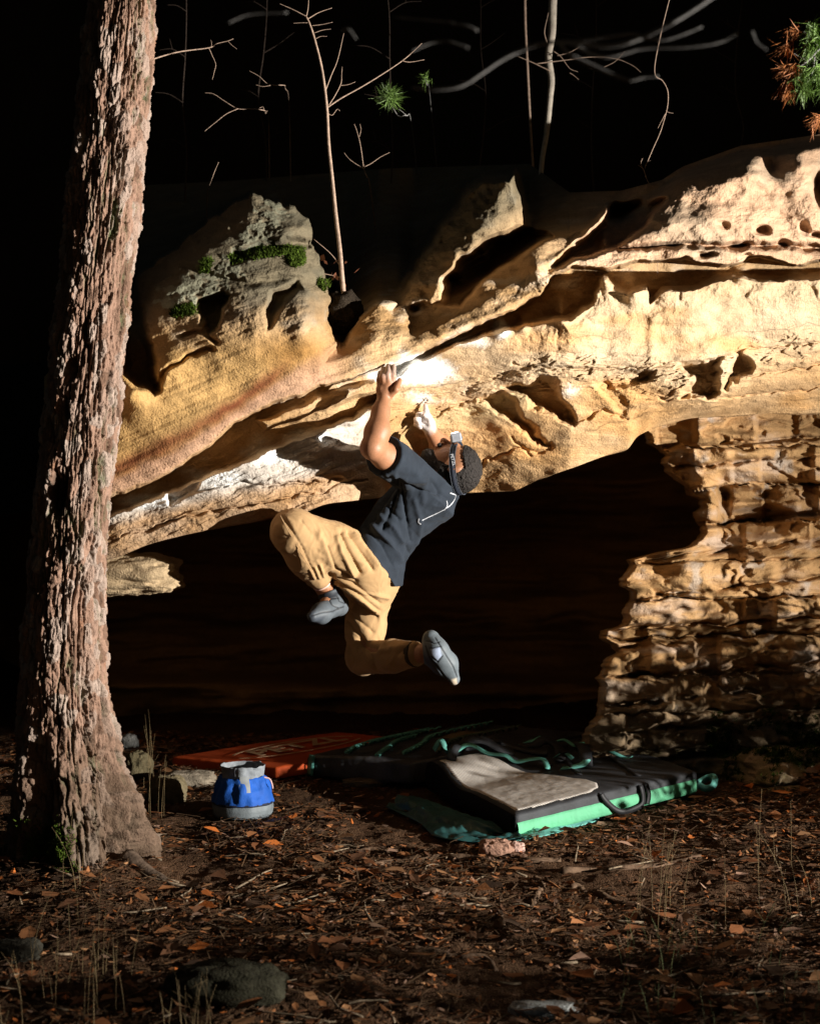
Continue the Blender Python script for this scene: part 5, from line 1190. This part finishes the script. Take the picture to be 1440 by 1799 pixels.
tuft('thin dry stems growing in front of the mossy pine foot', [(r.normal(120, 16), r.uniform(1520, 1560), r.uniform(50, 130)) for _ in range(8)], 2)
tuft('dry grass stems at the left edge beside the pine', [(r.normal(8, 12), r.uniform(1470, 1520), r.uniform(60, 130)) for _ in range(8)], 3)
tuft('sparse dry grass in the lower left corner', [(r.uniform(-10, 230), r.uniform(1700, 1850), r.uniform(50, 180)) for _ in range(34)], 4)
tuft('few dry stems in front of the dark foreground rock', [(r.normal(335, 26), r.uniform(1790, 1840), r.uniform(40, 110)) for _ in range(14)], 5)
tuft('thin upright stems at lower right in front of the dark ground', [(r.normal(1170, 40), r.uniform(1570, 1640), r.uniform(90, 180)) for _ in range(9)], 6)
tuft('dry grass stems at the far right below the pillar', [(r.normal(1370, 40), r.uniform(1500, 1640), r.uniform(60, 190)) for _ in range(9)], 7)
tuft('short grass blades on the right of the bottom edge', [(r.uniform(1080, 1440), r.uniform(1680, 1850), r.uniform(40, 110)) for _ in range(40)], 8, mat_col('dull_green_grass', (.07, .08, .03), .7, .2, .4, 10))
# ---------------------------------------------------------------- saplings, twigs and branches
def sticks_mesh(lines, d, mb=None, jit=.0):
    """each line: (points in picture measure [, extra depth]), start width px, end width px"""
    mb = mb or MB()
    for pts, w0, w1 in lines:
        p = smooth_path([tuple(P(q[0], q[1], d+(q[2] if len(q) > 2 else 0))) for q in pts], max(8, 6*len(pts)))
        mb.tube(p, (w0/FPX*d/2, w1/FPX*d/2), 6)
    return mb
def bush(name, label, cat, d, stem, branches, mat, group=None):
    t = thing(name, label, cat, tuple(P(stem[0][0][0], stem[0][0][1], d+(stem[0][0][2] if len(stem[0][0]) > 2 else 0))), group)
    obj('stem', sticks_mesh([stem], d).mesh('stem'), mat, t)
    for b in branches: obj('branch', sticks_mesh([b], d).mesh('branch'), mat, t)
    return t
SD = 6.12
bush('sapling', 'slender bare sapling with a forked top growing on the ledge right of the mossy knob', 'sapling', SD,
     ([(607, 548, .02), (602, 500), (597, 440), (590, 380), (583, 310), (577, 250), (574, 190), (566, 125), (554, 74), (545, 45), (538, 29)], 10, 3.2),
     [([(573, 190), (600, 172), (636, 152), (675, 128), (706, 107), (724, 92), (741, 76)], 3, 1.2), ([(706, 107), (720, 109), (745, 105)], 1.8, .9), ([(571, 161), (582, 132), (593, 105), (604, 58)], 2.2, 1),
      ([(577, 186), (590, 165), (599, 146), (600, 132), (601, 117)], 2, .9), ([(598, 150), (610, 149), (624, 144)], 1.5, .8), ([(538, 29), (515, 17), (490, 6)], 2.2, 1), ([(538, 29), (541, 15), (543, -12)], 2, 1), ([(541, 33), (560, 22), (583, 14)], 2, .9),
      ([(541, 40), (528, 40), (515, 41)], 1.3, .7), ([(552, 58), (566, 53), (581, 51)], 1.4, .7), ([(555, 68), (563, 64), (574, 64)], 1.3, .7), ([(548, 45), (566, 43), (584, 39)], 1.3, .7), ([(576, 200), (584, 202), (592, 192), (597, 195)], 1.5, .8), ([(600, 470), (580, 445), (551, 420)], 2, 1), ([(601, 488), (575, 482), (550, 478), (520, 466)], 2, 1)], M_twig)
so_ = lump('soil_clump', P(598, 548, SD+.03), (.085, .08, .09), 61, (.03, .022, .015), n=60, rough=.4, mat=M_soil); tag(so_, 'dark clump of soil and roots in the notch where the sapling grows', 'soil')
lf = MB(); r = np.random.default_rng(5)
for _ in range(26):
    c = np.array(P(r.normal(566, 22), r.normal(478, 14), SD-.02+r.normal(0, .05))); a, b = r.normal(size=3), r.normal(size=3); a = unit(a); b = unit(np.cross(a, b)); s = r.uniform(.012, .028)
    lf.add([c-a*s, c+b*s*.5, c+a*s, c-b*s*.5], [(0, 1, 2, 3)])
o = obj('dead_leaves', lf.mesh('dead_leaves', False), mat_col('dead_leaf_red', (.16, .06, .03), .7, .2, .4, 30)); tag(o, 'reddish dead leaves caught at the foot of the sapling', 'leaves', kind='stuff')
bush('twig', 'short Y-shaped bare twig right of the tall sapling', 'twig', 6.9, ([(668, 470, 1.0), (650, 330, .2), (645, 312), (639, 296), (633, 255), (626, 228), (622, 218)], 2.4, 1.2), [([(639, 296), (628, 290), (614, 280), (604, 268)], 1.8, .9), ([(640, 293), (652, 287), (668, 276), (684, 268)], 1.8, .9), ([(631, 240), (634, 228), (632, 218)], 1.4, .8)], M_twig, 'bare twigs in the dark')
bush('twig', 'forked pale twig between the pine and the sapling', 'twig', 6.6, ([(474, 420, 2.3), (472, 216, 2.2), (466, 199, .8), (464, 194), (440, 191), (418, 191), (395, 178), (375, 165), (359, 163)], 2.4, 1), [([(418, 191), (398, 200), (380, 214), (359, 231)], 1.8, .9), ([(464, 195), (462, 188), (455, 190)], 1.6, .8)], M_twig, 'bare twigs in the dark')
bush('twig', 'small straight pale twig above the forked twig', 'twig', 6.6, ([(512, 400, 2.3), (508, 190, 2.2), (501, 155, .8), (499, 150), (472, 148), (455, 134), (437, 124)], 2.2, .9), [([(475, 150), (462, 152), (449, 149)], 1.4, .8)], M_twig, 'bare twigs in the dark')
bush('twig', 'crooked twig near the top beside the pine trunk', 'twig', 6.6, ([(250, 110, -1.05), (310, 92, -.6), (367, 84), (380, 77), (400, 72), (410, 68)], 2.4, 1), [([(367, 84), (373, 98), (379, 113), (376, 128), (373, 140)], 1.6, .9), ([(400, 72), (408, 80), (416, 86)], 1.2, .7), ([(371, 84), (372, 76), (370, 70)], 1.2, .7)], M_twig, 'bare twigs in the dark')
bush('twig', 'thin twig left of the knob top with a pale tip', 'twig', 6.6, ([(364, 420, .6), (364, 345, .3), (372, 315), (384, 285)], 2, .9), [], M_twig, 'bare twigs in the dark')
# tree trunks on the hill
bt = thing('tree', 'pale bare tree trunk high on the slope, top centre', 'tree', tuple(P(952, 290, 7.6)))
obj('trunk', sticks_mesh([([(948, 330), (952, 280), (960, 230), (966, 170), (968, 140), (963, 100), (969, 60), (970, 20), (972, -60)], 9, 17)], 7.6).mesh('trunk'), M_birch, bt)
for b in (([(966, 125), (935, 110), (909, 99)], 2.5, 1.2), ([(960, 75), (956, 55), (963, 22)], 3, 1.4), ([(972, 90), (985, 100), (1000, 120), (1014, 126)], 2, 1), ([(978, 98), (1000, 92), (1018, 82)], 1.8, .9), ([(941, 112), (990, 106), (1040, 100), (1080, 103), (1110, 115), (1125, 127)], 2.2, 1.2), ([(1060, 118), (1080, 108), (1097, 90)], 1.6, .9), ([(1000, 128), (1008, 133), (1016, 140)], 1.6, 1)):
    obj('branch', sticks_mesh([b], 7.55).mesh('branch'), M_twig, bt)
bt = thing('tree', 'thin straight tree trunk left of the pale trunk at the top', 'tree', tuple(P(930, 300, 7.8)))
obj('trunk', sticks_mesh([([(936, 300), (930, 200), (925, 100), (922, 40), (921, -50)], 5, 6)], 7.8).mesh('trunk'), M_twig, bt)
# thin dark saplings farther up the slope
def far_sapling(label, px, d, ybase, seed):
    r = np.random.default_rng(seed); x = px; pts = []
    for k, y in enumerate(np.linspace(ybase, -60, 7)): x += r.normal(0, 5); pts.append((x, y))
    br = []
    for k in (2, 3, 4, 5):
        a, b = pts[k]; s = r.choice((-1, 1)); l = r.uniform(25, 70); br.append(([(a, b), (a+s*l*.5, b-l*.3), (a+s*l, b-l*r.uniform(.2, .7))], 1.8, .8))
        if r.random() < .6: br.append(([(a+s*l*.5, b-l*.3), (a+s*l*.6, b-l*.7)], 1.2, .7))
    bush('bare_sapling', label, 'sapling', d, (pts, 3.2, 1.8), br, M_dark_twig, 'dim saplings on the slope')
M_dark_twig = mat_col('dark_twig', (.07, .05, .04), .85, .15, .3, 60)
for lb, px, d, yb, sd in (('dim bare sapling between the pine trunk and the forked twig', 320, 8.6, 420, 1), ('dim bare sapling just left of the tall sapling', 470, 8.9, 400, 2), ('dim bare sapling left of the blurred branch end', 690, 8.4, 430, 3), ('dim bare sapling above the horned rock', 845, 8.8, 380, 4), ('dim bare sapling right of the pale trunk', 1050, 8.6, 370, 5), ('dim bare sapling left of the green and brown pine needles', 1290, 8.7, 280, 6)):
    far_sapling(lb, px, d, yb, sd)
vine = bush('hanging_vine', 'thin curling vine hanging above the right-hand rock rim', 'vine', 6.6, ([(1190, -60, .1), (1160, 60, .05), (1149, 126), (1163, 142), (1172, 160), (1172, 185), (1166, 210), (1158, 235), (1146, 262), (1132, 295)], 2.2, 1.4),
            [([(1132, 304), (1128, 295), (1120, 290)], 1.6, .9), ([(1131, 300), (1125, 288), (1128, 278)], 1.4, .8), ([(1132, 296), (1136, 285), (1142, 282)], 1.4, .8), ([(1168, 200), (1160, 215), (1155, 225)], 1.4, .8), ([(1170, 196), (1176, 198), (1182, 199)], 1.2, .7), ([(1132, 304), (1138, 320), (1150, 330)], 1.4, .9), ([(1140, 340), (1139, 365), (1148, 380), (1156, 410), (1155, 450), (1154, 485)], 1.3, .8)], M_twig)
# out-of-focus branches close to the camera
nb = thing('bare_branch', 'blurred grey bare branches close to the camera across the top', 'branch', tuple(P(1000, 80, 2.3)))
for b in (([(722, 154), (770, 157), (812, 150), (850, 126), (890, 100), (945, 78), (1000, 74), (1080, 80), (1180, 40), (1330, -60)], 8, 13), ([(980, 74), (1000, 96), (1050, 120), (1078, 132), (1105, 141), (1130, 136), (1155, 134)], 12, 6), ([(1000, 75), (1105, 60), (1130, 66), (1165, 70), (1200, 60), (1232, 47)], 7, 6), ([(1000, 75), (1060, 100), (1130, 85), (1200, 83), (1260, 75), (1295, 58)], 8, 7), ([(690, 30), (780, 38), (800, 42), (820, 46), (838, 54)], 4, 8), ([(722, 90), (755, 76), (785, 73), (822, 84)], 5, 6), ([(1320, 55), (1328, 75), (1345, 88)], 7, 6), ([(600, 55), (612, 52), (625, 68)], 6, 5), ([(400, 40), (440, 25), (505, 22)], 5, 4)):
    obj('branch', sticks_mesh([(b[0], b[1]*.7, b[2]*.6)], 2.3).mesh('branch'), M_grey_twig, nb)
# pine sprays
def spray(name, label, d, stem, tufts, seed):
    """twig with bundles of needles; tufts: (x, y, dirx, diry, count, length px, brown)"""
    r = np.random.default_rng(seed); t = thing(name, label, 'pine branch', tuple(P(stem[0][0][0][0], stem[0][0][0][1], d)))
    for s in stem: obj('twig', sticks_mesh([s], d).mesh('twig'), M_grey_twig, t)
    for br in (0, 1):
        mb = MB(); k = 0
        for (x, y, ux, uy, n, L_n, brown) in tufts:
            if brown != br: continue
            for _ in range(n):
                a = unit(np.array([ux, r.normal(0, .45), -uy])+r.normal(0, .42, 3)); o_ = np.array(P(x+r.normal(0, 5), y+r.normal(0, 5), d+r.normal(0, .015))); l = L_n/FPX*d*r.uniform(.6, 1.1)
                s = unit(np.cross(a, r.normal(size=3)))*.0011; m = o_+a*l*.5+np.array([0, 0, -.0015]); mb.add([o_-s, o_+s, m+s, o_+a*l, m-s], [(0, 1, 2, 3, 4)]); k += 1
        if k: obj('needles', mb.mesh('needles', False), M_needle_b if br else M_needle, t, kind='stuff')
    return t
spray('pine_branch', 'green and brown pine needles hanging in from the right edge at the top', 5.0,
      [([(1560, 20), (1480, 60), (1440, 85), (1420, 105), (1400, 120)], 7, 2.5), ([(1440, 85), (1425, 70), (1410, 55)], 3, 2), ([(1430, 100), (1425, 130), (1412, 150)], 3, 2), ([(1420, 108), (1395, 95), (1376, 78)], 2.5, 1.5), ([(1500, 150), (1455, 190), (1440, 205)], 3, 2)],
      [(1398, 52, -.5, .4, 60, 30, 1), (1384, 80, -.5, .6, 60, 34, 1), (1392, 118, -.4, .8, 90, 36, 1), (1382, 150, -.1, 1, 90, 36, 1), (1378, 118, -.7, .5, 40, 30, 1), (1438, 205, -.4, .7, 70, 34, 1), (1425, 45, .1, .7, 90, 36, 0), (1440, 70, 0, .9, 90, 38, 0), (1420, 85, -.2, .9, 90, 36, 0), (1435, 120, -.1, 1, 110, 38, 0), (1412, 125, -.3, .9, 100, 36, 0), (1412, 150, 0, 1, 100, 36, 0), (1400, 130, .2, .8, 60, 34, 0), (1445, 150, -.2, .8, 80, 36, 0), (1425, 60, -.4, .6, 60, 34, 0)], 3)
spray('pine_sprig', 'round green tuft of pine needles right of the sapling', 6.5, [([(735, 330, 2.6), (722, 215, 1.3), (714, 203), (700, 204), (688, 186)], 2.4, 1.6), ([(714, 203), (706, 196), (700, 192)], 1.6, 1)],
      [(684, 170, a, b, 40, 27, 0) for a, b in ((-1, 0), (1, 0), (0, -1), (0, 1), (.7, -.7), (-.7, -.7), (.7, .7), (-.7, .5))], 4)
spray('pine_sprig', 'tiny green needle tuft by the blurred branch', 6.5, [([(770, 330, 2.6), (754, 160, 1.3), (750, 150), (747, 138)], 1.8, 1)], [(747, 140, a, b, 16, 15, 0) for a, b in ((-.4, -1), (.5, -.8), (.2, 1), (-.8, .2))], 6)
# low bushes on the right, out of the picture, that the flash shines through
M_shrub = mat_col('shrub_leaf', (.06, .08, .025), .6, .3, .4, 10)
def shrub(label, x0, y0, dx, dy, h0, h1, n, per, seed):
    bs = thing('shrub', label, 'shrub', (x0+dx/2, y0+dy/2, 0), 'low shrubs right of the picture')
    r = np.random.default_rng(seed); mb = MB(); lv = MB()
    for i in range(n):
        b = np.array([x0+r.uniform(0, dx), y0+r.uniform(0, dy), 0.0]); h_ = r.uniform(h0, h1); tp = b+np.array([r.normal(0, .12), r.normal(0, .12), h_]); mb.tube([b, (b+tp)/2+r.normal(0, .03, 3), tp], (.006, .002), 5)
        for _ in range(per):
            t = r.uniform(.15, 1.05); c = b+(tp-b)*t+r.normal(0, .075, 3); a = unit(r.normal(size=3)); q = unit(np.cross(a, r.normal(size=3))); s = r.uniform(.018, .042)
            lv.add([c-a*s, c+q*s*.55, c+a*s, c-q*s*.55], [(0, 1, 2, 3)])
    obj('stem', mb.mesh('stem'), M_twig, bs); obj('foliage', lv.mesh('foliage', False), M_shrub, bs, kind='stuff')
shrub('leafy low shrub just outside the right edge, shading the foot of the pillar', 2.45, 5.42, .85, .75, .55, 1.05, 46, 64, 15)
shrub('wider leafy shrub outside the right edge, shading the foreground', 2.5, 2.95, .9, .95, .35, .75, 34, 45, 16)
